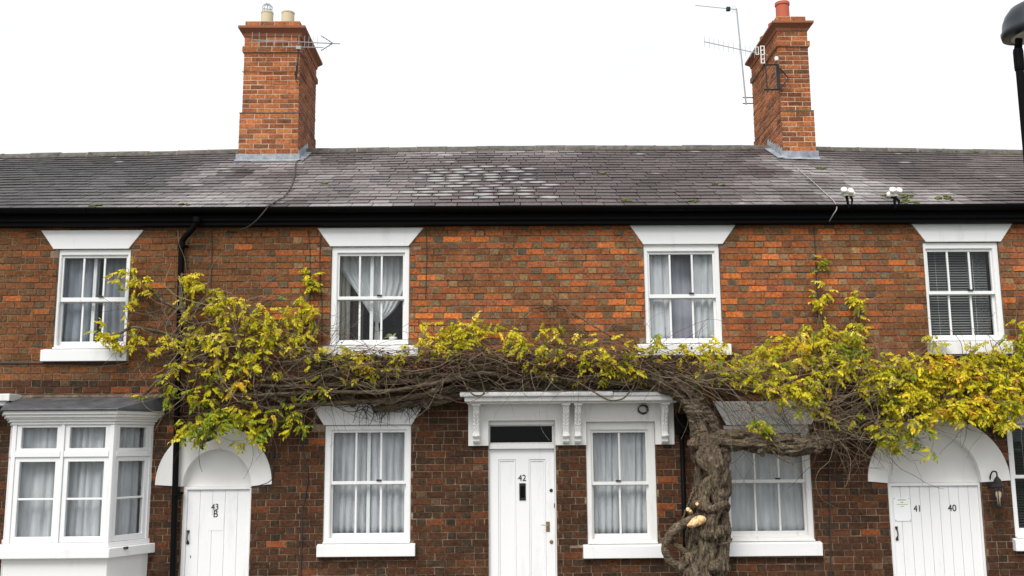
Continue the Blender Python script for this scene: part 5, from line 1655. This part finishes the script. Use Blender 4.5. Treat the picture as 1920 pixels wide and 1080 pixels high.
for px, py, Y, r in ((1292, 1050, -0.46, 15), (1338, 1062, -0.54, 14), (1300, 1078, -0.54, 13), (1352, 1066, -0.46, 13), (1346, 925, -0.47, 12), (1322, 948, -0.5, 10), (1328, 862, -0.46, 12), (1300, 832, -0.42, 10), (1278, 1064, -0.44, 12), (1432, 840, -0.44, 8), (1478, 824, -0.42, 9), (1385, 812, -0.44, 8), (800, 758, -0.18, 9), (862, 742, -0.2, 9)):
    c = at(px, py, Y); r_ = r * 11.2 / F
    Mx = Matrix.Translation(c) @ Matrix.Rotation(rw.uniform(0, 3), 4, 'Y') @ Matrix.Diagonal((r_ * rw.uniform(0.8, 1.2), r_, r_ * rw.uniform(0.8, 1.3), 1))
    trunk.lathe([(0.05, -1), (0.6, -0.8), (0.92, -0.35), (1, 0), (0.92, 0.35), (0.6, 0.8), (0.05, 1)], 0, 0, 12, M=Mx)
for k in range(16):
    t_ = rw.uniform(0.05, 0.9); q_ = LC[int(t_ * 8)]
    c = at(q_[0] + rw.uniform(-14, 14), q_[1] + rw.uniform(-14, 14), q_[2] - rw.uniform(0.02, 0.1)); r_ = rw.uniform(5, 10) * 11.2 / F
    trunk.lathe([(0.05, -1), (0.7, -0.7), (1, 0), (0.7, 0.7), (0.05, 1)], 0, 0, 10, M=Matrix.Translation(c) @ Matrix.Rotation(rw.uniform(0, 3), 4, 'Y') @ Matrix.Diagonal((r_ * 1.8, r_, r_, 1)))
# ring-like swellings across the trunk
for py, dx, rr in ((998, 0, 9), (950, 4, 6)):
    pts = []
    for a in np.linspace(math.pi * 0.9, math.pi * 2.1, 12):
        c = at(1328 + dx + 30 * math.cos(a), py + 5 * math.sin(a * 3), -0.38 + 0.2 * math.sin(a)); pts.append(c)
    trunk.tube(pts, rr * 11.2 / F, 8)
tmp = bpy.data.objects.new('tmp', trunk.mesh('tmp')); COL.objects.link(tmp)
rmod = tmp.modifiers.new('r', 'REMESH'); rmod.mode = 'VOXEL'; rmod.voxel_size = 0.0085
bpy.context.view_layer.update()
tme = bpy.data.meshes.new_from_object(tmp.evaluated_get(bpy.context.evaluated_depsgraph_get()))
bpy.data.objects.remove(tmp)
nv = len(tme.vertices)
co = np.empty(nv * 3, dtype=np.float32); tme.vertices.foreach_get('co', co); co = co.reshape(-1, 3)
no = np.empty(nv * 3, dtype=np.float32); tme.vertices.foreach_get('normal', no); no = no.reshape(-1, 3)
dsp = np.empty(nv, dtype=np.float32)
for i in range(nv):
    x_, y_, z_ = co[i]
    horiz = 1.0 if (z_ > 1.95 and not (1.2 < z_ < 2.3 and abs(x_ - 2.3) < 0.25)) else 0.0
    if horiz: a = noise.noise(Vector((x_ * 5, y_ * 22, z_ * 22)))
    else: a = noise.noise(Vector((x_ * 30, y_ * 30, z_ * 4)))
    dsp[i] = 0.014 * (1 - 3.2 * abs(a)) + 0.006 * noise.noise(Vector((x_ * 50, y_ * 50, z_ * 20))) + 0.008 * noise.noise(Vector((x_ * 9, y_ * 9, z_ * 6)))
co += no * dsp[:, None]
ca_ = tme.color_attributes.new('col', 'FLOAT_COLOR', 'POINT')
vf = np.clip((2.05 - co[:, 2]) * 6, 0, 1) * np.clip((2.62 - co[:, 0]) * 8, 0, 1)
vf = np.maximum(vf, np.clip((1.75 - co[:, 2]) * 6, 0, 1))
ca_.data.foreach_set('color', np.repeat(vf[:, None], 4, 1).astype(np.float32).ravel())
tme.vertices.foreach_set('co', co.ravel())
tme.materials.append(M_BARK)
tme.polygons.foreach_set('use_smooth', [True] * len(tme.polygons))
tme.update()
to = bpy.data.objects.new('trunk', tme); link(to, WS)
# main branches
def branch(pts, n=40, wob=0.012, seed=0):
    P, R_ = px_path(pts)
    if len(pts) > 4 and pts[0][0] > 880 and pts[0][0] < 1000: R_ = [r * 0.75 for r in R_]
    C_, Rr = spline(P, n), lerp_list(R_, n)
    C_ = [c + Vector((noise.noise(Vector((i * 0.25, seed, 1))), noise.noise(Vector((i * 0.25, seed, 5))), noise.noise(Vector((i * 0.25, seed, 9))))) * wob for i, c in enumerate(C_)]
    Rr = [r * (1 + 0.2 * noise.noise(Vector((i * 0.4, seed, 13)))) for i, r in enumerate(Rr)]
    b = MB(); b.tube(C_, Rr, 9)
    b.build('branch', M_BARK, WS, smooth=True)
    return C_
SK = []         # skeleton points that twigs may start from
def sk(pts): SK.extend(pts)
sk(spline(px_path(LA)[0], 60)[14:]); sk(spline(px_path(LC)[0], 30)[8:])
BR = [
    [(905, 722, -0.2, 8), (830, 735, -0.25, 7.5), (740, 749, -0.25, 7), (640, 756, -0.24, 6), (540, 761, -0.22, 5), (470, 768, -0.2, 4)],
    [(930, 712, -0.25, 7), (800, 712, -0.3, 7), (690, 720, -0.32, 6.5), (600, 724, -0.3, 6), (500, 724, -0.26, 5), (420, 716, -0.22, 4), (380, 690, -0.2, 3.5)],
    [(940, 700, -0.3, 6), (820, 702, -0.34, 6), (700, 700, -0.36, 5.5), (620, 705, -0.33, 5), (530, 712, -0.3, 4.5), (450, 700, -0.25, 4)],
    [(980, 715, -0.35, 6), (900, 700, -0.4, 5.5), (800, 722, -0.4, 5), (700, 735, -0.36, 5), (600, 735, -0.33, 4.5), (500, 740, -0.3, 4), (430, 740, -0.25, 3.5)],
    [(612, 672, -0.12, 12), (630, 705, -0.12, 11), (648, 740, -0.13, 10), (665, 757, -0.14, 9)],
    [(540, 735, -0.2, 7), (505, 725, -0.18, 7), (508, 742, -0.25, 7), (520, 748, -0.25, 6.5), (535, 754, -0.25, 6)],
    [(830, 748, -0.3, 5), (805, 735, -0.34, 6), (815, 733, -0.36, 6), (823, 722, -0.34, 5), (826, 712, -0.3, 4)],
    [(420, 740, -0.2, 6), (400, 700, -0.18, 5.5), (365, 640, -0.16, 5), (345, 590, -0.14, 4.5), (338, 545, -0.13, 3.5), (342, 512, -0.12, 2)],
    [(360, 640, -0.16, 4), (310, 625, -0.18, 3.5), (265, 615, -0.18, 3), (230, 622, -0.16, 2.5), (200, 640, -0.14, 1.8)],
    [(345, 585, -0.14, 3.5), (300, 560, -0.14, 3), (270, 530, -0.12, 2.5), (245, 510, -0.1, 1.8)],
    [(330, 690, -0.2, 4), (295, 715, -0.2, 3.5), (275, 735, -0.2, 3), (262, 748, -0.2, 2)],
    [(450, 768, -0.2, 5), (420, 772, -0.25, 4.5), (404, 790, -0.25, 4.5), (402, 812, -0.24, 4.5), (396, 822, -0.24, 4), (384, 828, -0.24, 3.4), (379, 836, -0.22, 2.6), (381, 842, -0.2, 1.8)],
    [(470, 690, -0.25, 4), (510, 650, -0.2, 3.5), (550, 620, -0.15, 3), (575, 570, -0.1, 2.2), (581, 520, -0.08, 1.4)],
    [(1290, 735, -0.4, 8), (1330, 705, -0.4, 7), (1390, 700, -0.42, 6), (1460, 725, -0.42, 5), (1540, 745, -0.4, 4.5), (1620, 740, -0.36, 4)],
    [(1600, 790, -0.24, 9), (1680, 765, -0.26, 8), (1760, 745, -0.26, 7), (1850, 735, -0.26, 6), (1960, 728, -0.24, 5), (2100, 720, -0.2, 4)],
    [(1560, 800, -0.25, 6), (1620, 760, -0.3, 5), (1700, 725, -0.3, 4.5), (1800, 705, -0.28, 4), (1920, 690, -0.22, 3), (2050, 680, -0.2, 2.5)],
    [(1570, 780, -0.22, 5), (1565, 720, -0.18, 4), (1558, 660, -0.14, 3.2), (1545, 600, -0.1, 2.5), (1535, 550, -0.06, 1.6), (1532, 500, -0.04, 1.0)],
    [(1562, 690, -0.15, 3), (1590, 640, -0.13, 2.4), (1604, 590, -0.1, 1.8), (1612, 540, -0.07, 1.1)],
    [(1560, 690, -0.15, 2.6), (1530, 640, -0.15, 2.0), (1512, 590, -0.12, 1.5), (1505, 545, -0.1, 0.9)],
    # loops of young stem beside the trunk
    [(1302, 968, -0.5, 6.5), (1285, 980, -0.52, 7.5), (1262, 997, -0.52, 7.5), (1249, 1018, -0.5, 7.5), (1249, 1040, -0.48, 7.5), (1260, 1056, -0.46, 7.5), (1280, 1063, -0.44, 7)],
    [(1284, 975, -0.46, 4), (1262, 990, -0.45, 5), (1252, 1008, -0.44, 5)],
    [(1258, 1012, -0.44, 4), (1272, 1025, -0.46, 5), (1284, 1035, -0.46, 6), (1292, 1045, -0.46, 6)],
    [(1348, 952, -0.42, 6), (1358, 965, -0.42, 5), (1366, 985, -0.4, 4), (1366, 1005, -0.4, 4), (1362, 1030, -0.4, 6), (1360, 1055, -0.4, 6)],
    [(1302, 914, -0.45, 1.8), (1292, 940, -0.48, 1.8), (1280, 974, -0.5, 1.8)],
    [(1345, 1022, -0.5, 2.4), (1357, 1019, -0.52, 2), (1369, 1016, -0.52, 1.6), (1373, 1010, -0.52, 1.0)],
    [(1430, 812, -0.42, 2), (1445, 840, -0.5, 1.8), (1460, 858, -0.52, 1.6), (1488, 871, -0.5, 1.2)],
    [(880, 735, -0.45, 1.6), (862, 700, -0.5, 1.8), (868, 675, -0.5, 1.8), (890, 690, -0.5, 1.8), (907, 725, -0.46, 1.6), (905, 740, -0.45, 1.6), (890, 741, -0.45, 1.4), (875, 730, -0.45, 1.2)],
    [(1030, 705, -0.48, 1.8), (1080, 715, -0.5, 1.8), (1130, 745, -0.5, 1.6), (1160, 750, -0.48, 1.5), (1185, 730, -0.45, 1.4), (1192, 710, -0.4, 1.2)],
    [(960, 650, -0.2, 1.6), (985, 590, -0.1, 1.6), (1010, 577, -0.08, 1.5), (1025, 580, -0.08, 1.4), (1038, 600, -0.08, 1.0)],
    [(1022, 580, -0.08, 1.2), (1045, 575, -0.08, 1.4), (1080, 592, -0.1, 1.5), (1130, 622, -0.15, 1.5), (1190, 655, -0.25, 1.4)],
]
bases = []
for i, p in enumerate(BR):
    c = branch(p, 40, 0.01 if i > 18 else 0.016, i * 3.3)
    if i < 19: sk(c[::2])
# ---- twigs
tw = MB()
def wander(p, q, n, amp, seed, sag=0.0):
    d = q - p; L_ = d.length
    side = d.cross(Vector((0, 1, 0))); side = side.normalized() if side.length > 1e-5 else Vector((1, 0, 0))
    oth = Vector((0, -1, 0))
    out = []
    for i in range(n):
        t = i / (n - 1); e_ = math.sin(math.pi * min(1, t * 1.15) if t < 0.87 else math.pi) if False else math.sin(math.pi * t) * 0.8 + 0.2 * t
        a = noise.noise(Vector((t * 2.6, seed, 0.3))) * amp * e_ * 1.6 + noise.noise(Vector((t * 7, seed, 4.3))) * amp * 0.35
        c = noise.noise(Vector((t * 2.6, seed, 8.3))) * amp * e_ * 1.0
        out.append(p + d * t + side * a + oth * c + Vector((0, 0, -sag * math.sin(math.pi * t))))
    return out
def twig(p, q, r0, r1, amp, sag=0.0, n=None):
    L_ = (q - p).length
    n = n or max(6, min(20, int(L_ / 0.06)))
    pts = wander(p, q, n, amp, rw.uniform(0, 500), sag)
    for c in pts:
        if c.y > -0.012: c.y = -0.012 - rw.uniform(0, 0.02)
    tw.tube(pts, lerp_list([r0, r1], n), 4 if r0 < 0.006 else 5, col=tone())
    return pts
# bare shoots: zone left, right, top, bottom, depth near and far, count, lean (degrees), spread (degrees), length, radii, tones
PALE, MIDT, DARKT = lin(152, 134, 112), lin(106, 88, 70), lin(52, 41, 32)
def tone():
    t = rw.random()
    c = mix3(PALE, MIDT, rw.random()) if t < 0.5 else mix3(MIDT, DARKT, rw.random())
    return tuple(v * rw.uniform(0.85, 1.15) for v in c)
def shoot(p, ang, L_, r0, curl, col, zmin=None, zmid=None):
    st_ = 0.035; n = max(6, int(L_ / st_)); pts = [p.copy()]; y = p.y; vy = rw.gauss(0, 0.1)
    k = rw.gauss(0, curl)
    for i in range(n):
        ang += k * st_ * 10 + rw.gauss(0, 0.07 + curl * 0.2)
        if rw.random() < 0.05: k = rw.gauss(0, curl); ang += rw.gauss(0, 0.25)
        if zmid is not None: ang -= (pts[-1].z - zmid) * 0.35 * math.copysign(1, math.cos(ang))
        vy = vy * 0.9 + rw.gauss(0, 0.05)
        q = pts[-1] + Vector((math.cos(ang), vy, math.sin(ang))) * st_
        q.y = max(-0.68, min(-0.014, q.y))
        if zmin is not None and q.z < zmin and q.y > -0.37: q.z = zmin
        pts.append(q)
    tw.tube(pts, lerp_list([r0, r0 * 0.45], len(pts)), 4 if r0 < 0.006 else 5, col=col)
ZC = cz2 + 0.02
for (xa, xb, ya, yb, n0_, f0_, cnt, lean, sp, l0, l1, r0, r1, curl, tn, over) in (
        (560, 1260, 652, 692, -.2, -.62, 190, 0, 16, .4, 1.3, .0025, .005, .10, None, 0),
        (600, 1240, 690, 732, -.06, -.26, 150, 2, 10, .5, 1.4, .004, .010, .05, 'd', 1),
        (560, 1250, 690, 735, -.25, -.5, 70, 0, 14, .3, 1.0, .0028, .006, .12, None, 1),
        (860, 1220, 680, 715, -.4, -.62, 45, 0, 45, .25, .8, .0022, .0035, .22, None, 0),
        (620, 900, 690, 725, -.35, -.55, 22, 0, 50, .25, .8, .0022, .0035, .2, None, 0),
        (1215, 1400, 676, 716, -.28, -.62, 120, -24, 9, .5, 1.7, .0025, .0045, .06, None, 0),
        (1230, 1380, 680, 720, -.2, -.5, 60, -5, 30, .3, .9, .0025, .0045, .15, None, 0),
        (1380, 1560, 720, 790, -.25, -.55, 50, -25, 35, .3, .9, .0025, .004, .15, None, 0),
        (1530, 1700, 680, 830, -.12, -.55, 230, 20, 60, .3, 1.0, .0025, .005, .18, None, 0),
        (1560, 1680, 780, 835, -.1, -.4, 60, -20, 40, .2, .6, .002, .004, .18, None, 0),
        (290, 520, 570, 760, -.06, -.4, 190, 30, 75, .3, 1.1, .0025, .0055, .2, None, 0),
        (440, 640, 650, 765, -.08, -.42, 130, 0, 55, .3, 1.1, .0025, .006, .2, None, 0),
        (540, 640, 600, 680, -.06, -.3, 40, 35, 40, .25, .7, .002, .004, .14, None, 0),
        (880, 1140, 600, 660, -.03, -.3, 70, 0, 50, .25, .8, .002, .0035, .2, None, 0),
        (1480, 1620, 570, 690, -.03, -.2, 55, 85, 40, .2, .7, .002, .0035, .12, None, 0),
        (1680, 1940, 670, 790, -.08, -.45, 130, 10, 50, .3, .9, .0025, .005, .18, None, 0),
        (220, 330, 560, 690, -.03, -.2, 45, 20, 60, .25, .7, .002, .004, .18, None, 0)):
    for k in range(cnt):
        Y = rw.uniform(f0_, n0_)
        p = at(rw.uniform(xa, xb), rw.uniform(ya, yb), Y)
        ang = rad(lean + rw.gauss(0, sp)) + (math.pi if rw.random() < 0.55 and lean > -20 else 0)
        zm = at((xa + xb) / 2, (ya + yb) / 2, Y).z if sp < 20 and lean > -20 else None
        c = tuple(v * 0.6 for v in mix3(DARKT, MIDT, rw.random() * 0.4)) if tn else tone()  # inner shoots by the wall get darker colour, painting the vine's inside shade
        inx = -0.65 < p.x < 1.95
        shoot(p, ang, rw.uniform(l0, l1), rw.uniform(r0, r1), curl, c, ZC if inx and over else None, zm)
for k in range(50):
    p = at(rw.uniform(640, 1250), rw.uniform(690, 715), rw.uniform(-0.6, -0.4))
    shoot(p, rad(-90 + rw.gauss(0, 35)), rw.uniform(0.12, 0.35), 0.0028, 0.2, tone())
# matted dead growth hanging over the lintel of the ground floor window, and bare ends round the right arch
for k in range(70):
    p = at(rw.uniform(672, 800), rw.uniform(752, 768), rw.uniform(-0.16, -0.04))
    shoot(p, rad(-60 + rw.gauss(0, 45)), rw.uniform(0.05, 0.2), rw.uniform(0.002, 0.006), 0.3, tuple(v * 0.45 for v in DARKT))
for k in range(110):
    p = at(rw.uniform(1350, 1570), rw.uniform(730, 825), rw.uniform(-0.5, -0.25))
    shoot(p, rad(-15 + rw.gauss(0, 40)), rw.uniform(0.2, 0.7), rw.uniform(0.002, 0.004), 0.2, tone())
# dry leaf litter in old growth, added to block light, coloured dark for shade
lit = MB()
for k in range(3800):
    px = rw.uniform(580, 1300) if rw.random() < 0.75 else rw.uniform(330, 1900)
    py = rw.gauss(686, 14) if 580 < px < 1300 else rw.gauss(715, 22)
    p = at(px, py, rw.uniform(-0.5, -0.05))
    d = Vector((rw.gauss(0, 1), rw.gauss(0, 1), rw.gauss(0, 0.6))).normalized(); s_ = d.orthogonal().normalized() * rw.uniform(0.008, 0.016); L_ = rw.uniform(0.03, 0.06)
    lit.add([p, p + d * L_ * 0.5 + s_, p + d * L_, p + d * L_ * 0.5 - s_], [(0, 1, 2, 3)], tuple(v * rw.uniform(0.4, 1.0) for v in mix3(lin(74, 54, 34), lin(50, 40, 30), rw.random())))
tag(lit.build('leaf_litter', M_LEAF_A, WS), kind='stuff')
# ---- leaves
def leaf_mesh(seed):
    """a pinnate leaf: +X along the stalk, leaflets in pairs, unit length"""
    r = random.Random(seed); vs, fs = [], []
    def leaflet(o, d, up, L_, wd):
        d = d.normalized(); s_ = d.cross(up).normalized(); u = s_.cross(d)
        fold = r.uniform(0.15, 0.5); dr = r.uniform(0.1, 0.5)
        n0 = len(vs)
        def P(t, k): return o + d * L_ * t + s_ * wd * k + u * (abs(k) * wd * fold - dr * L_ * t * t)
        for q in ((0, 0), (0.3, 0.9), (0.62, 0.95), (1.0, 0), (0.62, -0.95), (0.3, -0.9), (0.45, 0)): vs.append(P(*q))
        for k in range(6): fs.append((n0 + 6, n0 + k, n0 + (k + 1) % 6))
    pairs = r.choice((4, 5, 5, 6)); curve = r.uniform(0.25, 0.9); bend = r.uniform(-0.25, 0.25)
    st = lambda t: Vector((t * (1 - 0.12 * curve * t), bend * t * t, -curve * 0.55 * t * t))
    for i in range(pairs):
        t = 0.22 + 0.7 * i / pairs
        o = st(t); ax = (st(t + 0.02) - st(t)).normalized()
        for sd in (-1, 1):
            if r.random() < 0.06: continue
            d = ax * r.uniform(0.35, 0.8) + Vector((0, sd, 0)) * 1.0 + Vector((0, 0, r.uniform(-0.55, 0.1)))
            leaflet(o, d, Vector((r.uniform(-.3, .3), r.uniform(-.3, .3), 1)), r.uniform(0.26, 0.37), r.uniform(0.075, 0.105))
    leaflet(st(0.94), (st(0.96) - st(0.92)), Vector((0.1, r.uniform(-.3, .3), 1)), 0.36, 0.1)
    n0 = len(vs)
    for t in (0, 0.33, 0.66, 0.95):
        c = st(t)
        for a in (0, 2.1, 4.2): vs.append(c + Vector((0, math.cos(a), math.sin(a))) * 0.008)
    for i in range(3):
        for k in range(3): fs.append((n0 + i * 3 + k, n0 + i * 3 + (k + 1) % 3, n0 + (i + 1) * 3 + (k + 1) % 3, n0 + (i + 1) * 3 + k))
    return vs, fs
LM = [leaf_mesh(900 + i) for i in range(12)]
LME = []
for vs, fs in LM:
    b = MB(); b.add(vs, fs); me = b.mesh('leaf'); me.materials.append(M_LEAF_O); LME.append(me)
PAL = [(4, (190, 178, 30)), (3, (172, 164, 22)), (3, (208, 194, 46)), (1.2, (150, 152, 26)), (0.5, (124, 140, 28)), (0.5, (214, 184, 44)), (0.6, (226, 210, 96)), (0.35, (150, 112, 46))]
PALG = [(2, (128, 142, 28)), (2, (146, 152, 28)), (1, (104, 126, 28)), (2.5, (172, 166, 28))]
PALO = [(2, (210, 180, 40)), (1, (208, 160, 42)), (3, (194, 180, 36))]
CL = [  # px, py, spread x, spread y, leaves, depth, palette
    (232, 506, 22, 12, 6, -.12, 0), (285, 528, 20, 8, 3, -.14, 0), (352, 519, 18, 8, 5, -.15, 0), (388, 545, 30, 14, 9, -.2, 0), (430, 570, 36, 16, 17, -.25, 0), (480, 590, 36, 18, 18, -.28, 0),
    (540, 602, 26, 20, 15, -.25, 0), (572, 570, 16, 24, 9, -.16, 0), (583, 514, 9, 9, 4, -.1, 0), (235, 572, 24, 10, 3, -.12, 0), (192, 618, 18, 16, 8, -.14, 0), (255, 642, 28, 18, 6, -.16, 0),
    (300, 655, 22, 10, 5, -.2, 0), (335, 615, 28, 18, 7, -.22, 0), (380, 640, 28, 16, 13, -.3, 0), (440, 636, 34, 18, 14, -.34, 0), (500, 648, 34, 20, 15, -.34, 0), (545, 640, 22, 18, 9, -.28, 0),
    (350, 685, 24, 12, 6, -.25, 0), (420, 690, 28, 14, 9, -.3, 0), (465, 680, 30, 18, 10, -.34, 0), (450, 714, 10, 6, 4, -.36, 2), (372, 752, 30, 22, 18, -.3, 1), (388, 788, 34, 18, 22, -.3, 1), (348, 800, 16, 12, 8, -.25, 1),
    (470, 770, 34, 12, 8, -.32, 0), (480, 800, 32, 10, 9, -.3, 1), (530, 800, 26, 10, 7, -.25, 1), (475, 826, 16, 10, 6, -.22, 1), (560, 803, 12, 6, 3, -.2, 1), (600, 735, 14, 12, 5, -.36, 1), (215, 560, 20, 20, 3, -.12, 0), (255, 745, 30, 8, 2, -.2, 1),
    (598, 655, 38, 8, 11, -.3, 0), (660, 665, 30, 8, 9, -.32, 2), (700, 676, 28, 8, 6, -.34, 0), (740, 660, 20, 8, 4, -.3, 0), (800, 640, 30, 14, 12, -.22, 0), (845, 622, 34, 16, 22, -.2, 0), (885, 606, 22, 10, 12, -.16, 0),
    (975, 630, 20, 16, 7, -.3, 0), (1010, 652, 26, 14, 7, -.34, 0), (1052, 612, 16, 20, 6, -.2, 0), (1105, 628, 14, 7, 4, -.24, 0), (1125, 655, 30, 14, 12, -.34, 0), (1160, 672, 28, 14, 12, -.38, 0), (1180, 694, 16, 9, 8, -.44, 0), (1205, 650, 20, 10, 5, -.3, 0), (1005, 690, 30, 6, 3, -.4, 0), (1240, 655, 12, 12, 2, -.3, 0), (1240, 640, 10, 10, 1, -.2, 0),
    (1325, 655, 30, 12, 14, -.34, 0), (1370, 678, 36, 12, 19, -.38, 0), (1420, 720, 36, 9, 16, -.45, 0), (1470, 704, 36, 14, 17, -.42, 0), (1430, 650, 16, 9, 5, -.3, 0), (1500, 645, 18, 28, 9, -.3, 2), (1545, 640, 36, 20, 18, -.26, 0),
    (1592, 660, 32, 24, 20, -.28, 1), (1612, 630, 14, 20, 8, -.2, 0), (1538, 560, 14, 16, 4, -.1, 0), (1540, 488, 8, 4, 2, -.08, 1), (1612, 548, 7, 14, 3, -.09, 0), (1560, 692, 50, 16, 24, -.36, 0), (1640, 692, 36, 16, 24, -.38, 0),
    (1690, 705, 36, 18, 20, -.38, 0), (1700, 742, 44, 14, 20, -.42, 0), (1742, 700, 20, 22, 14, -.34, 0), (1782, 690, 30, 24, 20, -.34, 2), (1822, 690, 26, 22, 15, -.32, 0), (1852, 665, 34, 18, 18, -.26, 0), (1903, 662, 32, 26, 22, -.26, 1),
    (1872, 705, 36, 26, 24, -.36, 0), (1905, 745, 44, 22, 26, -.38, 0), (1835, 762, 42, 16, 22, -.42, 2), (1780, 772, 36, 14, 16, -.42, 0), (1862, 786, 44, 9, 16, -.4, 0), (1722, 795, 36, 14, 12, -.4, 0), (1692, 832, 32, 12, 12, -.36, 1), (1645, 800, 20, 8, 4, -.34, 1),
    (1500, 742, 34, 10, 9, -.46, 0), (1518, 770, 20, 8, 6, -.44, 0), (1428, 793, 14, 8, 7, -.46, 1), (1750, 632, 6, 6, 1, -.1, 0), (1908, 605, 6, 14, 3, -.12, 0), (1745, 628, 8, 4, 1, -.1, 0), (1960, 680, 40, 50, 26, -.3, 0), (2000, 740, 50, 30, 22, -.36, 0), (1735, 840, 14, 6, 3, -.3, 1), (1460, 650, 20, 14, 5, -.3, 0),
]
leaves = []
SKa = np.array([tuple(p) for p in SK])
for (px, py, sx_, sy_, cnt, Y, pal) in CL:
    cnt = int(cnt * (3.2 if px < 610 else 3.6 if px < 1300 else 5.0) + 0.5)
    k = 0
    while k < cnt:
        # a shoot from the nearest stem into the clump, with leaves along its end
        Yt = min(-0.03, Y + rw.gauss(0, 0.07))
        tip = at(px + max(-2, min(2, rw.gauss(0, 0.8))) * sx_, py + max(-2, min(2, rw.gauss(0, 0.8))) * sy_, Yt)
        d2 = ((SKa - np.array(tuple(tip))) ** 2).sum(1)
        cand = np.argsort(d2)[:6]
        st_ = Vector(SKa[int(rw.choice(list(cand)))])
        L_ = (tip - st_).length
        pts = twig(st_, tip, 0.0035, 0.0014, min(0.1, 0.12 * L_ + 0.01), 0.0, max(6, min(16, int(L_ / 0.05))))
        m = rw.choice((3, 4, 5, 6))
        for i in range(m):
            if k >= cnt: break
            f = 1.0 - i * rw.uniform(0.04, 0.12)
            if L_ < 0.35: f = 1.0 - i * rw.uniform(0.1, 0.3)
            pos = pts[max(0, min(len(pts) - 1, int(round(f * (len(pts) - 1)))))]
            c = pick(rw, (PAL, PALG, PALO)[pal] if rw.random() < 0.75 else PAL)
            kk = rw.uniform(1.0, 1.5)
            col = tuple(v * kk for v in lin(*c))
            d = Vector((rw.gauss(0, 0.8), -abs(rw.gauss(0.35, 0.35)), rw.gauss(-0.25, 0.45)))
            if d.length < 0.1: d = Vector((1, -0.3, -0.2))
            d.normalize()
            up = Vector((rw.gauss(0, 0.3), -0.6, 0.8)); zax = (up - d * up.dot(d)).normalized(); yax = zax.cross(d)
            s_ = rw.uniform(0.075, 0.145)
            leaves.append((Matrix.Translation(pos) @ Matrix((d, yax, zax)).transposed().to_4x4() @ Matrix.Scale(s_, 4), col, s_, pos))
            k += 1
leaves.sort(key=lambda l: -l[2] / (l[3] - CAM).length * (1.0 if -5.8 < l[3].x < 6.0 else 0.1))
fol = MB()
for i, (Mx, col, s_, pos) in enumerate(leaves):
    j = rw.randrange(12)
    if i < 300:
        o = bpy.data.objects.new('leaf', LME[j])
        o.color = (*col, 1)
        link(o, WS)
        o.matrix_basis = Mx
    else:
        fol.add([Mx @ v for v in LM[j][0]], LM[j][1], col)
tag(fol.build('foliage', M_LEAF_A, WS), kind='stuff')
tag(tw.build('twigs', M_TWIG, WS), kind='stuff')
# bracket fungus on the trunk
fc = at(1306, 979, -0.62)
b = MB(); n = 40
for ring_, (rr, zz_) in enumerate(((0.02, 0.045), (0.5, 0.04), (0.85, 0.024), (1.0, 0.0), (0.92, -0.02), (0.5, -0.03), (0.02, -0.03))):
    for k in range(n):
        a = 2 * math.pi * k / n
        w_ = 1 + 0.14 * math.sin(a * 6) + 0.1 * math.sin(a * 11 + 1)
        b.v.append((fc.x + 0.095 * rr * w_ * math.cos(a), fc.y + 0.055 * rr * w_ * math.sin(a), fc.z + zz_ * 1.1 * (1 + 0.3 * math.sin(a * 5)) + 0.35 * 0.095 * rr * math.cos(a)))
for i in range(6):
    for k in range(n):
        b.f.append((i * n + k, i * n + (k + 1) % n, (i + 1) * n + (k + 1) % n, (i + 1) * n + k))
b.f += [tuple(range(n)), tuple(range(7 * n - 1, 6 * n - 1, -1))]
tag(b.build('bracket_fungus', M_FUNGUS, smooth=True), 'cream bracket fungus growing on the front of the wisteria trunk', 'fungus')
for px, py, r_ in ((1290, 955, 0.022), (1294, 958, 0.018), (1307, 945, 0.02)):
    c = at(px, py, -0.55)
    b = MB(); b.lathe([(r_, -0.08), (r_ * 1.02, 0.0), (r_ * 0.9, 0.012), (r_ * 0.3, 0.014)], 0, 0, 12, M=Matrix.Translation(c) @ Matrix.Rotation(rad(70), 4, 'X') @ Matrix.Rotation(rad(-20), 4, 'Y'))
    b.build('cut_stub', M_FUNGUS, WS, smooth=False)
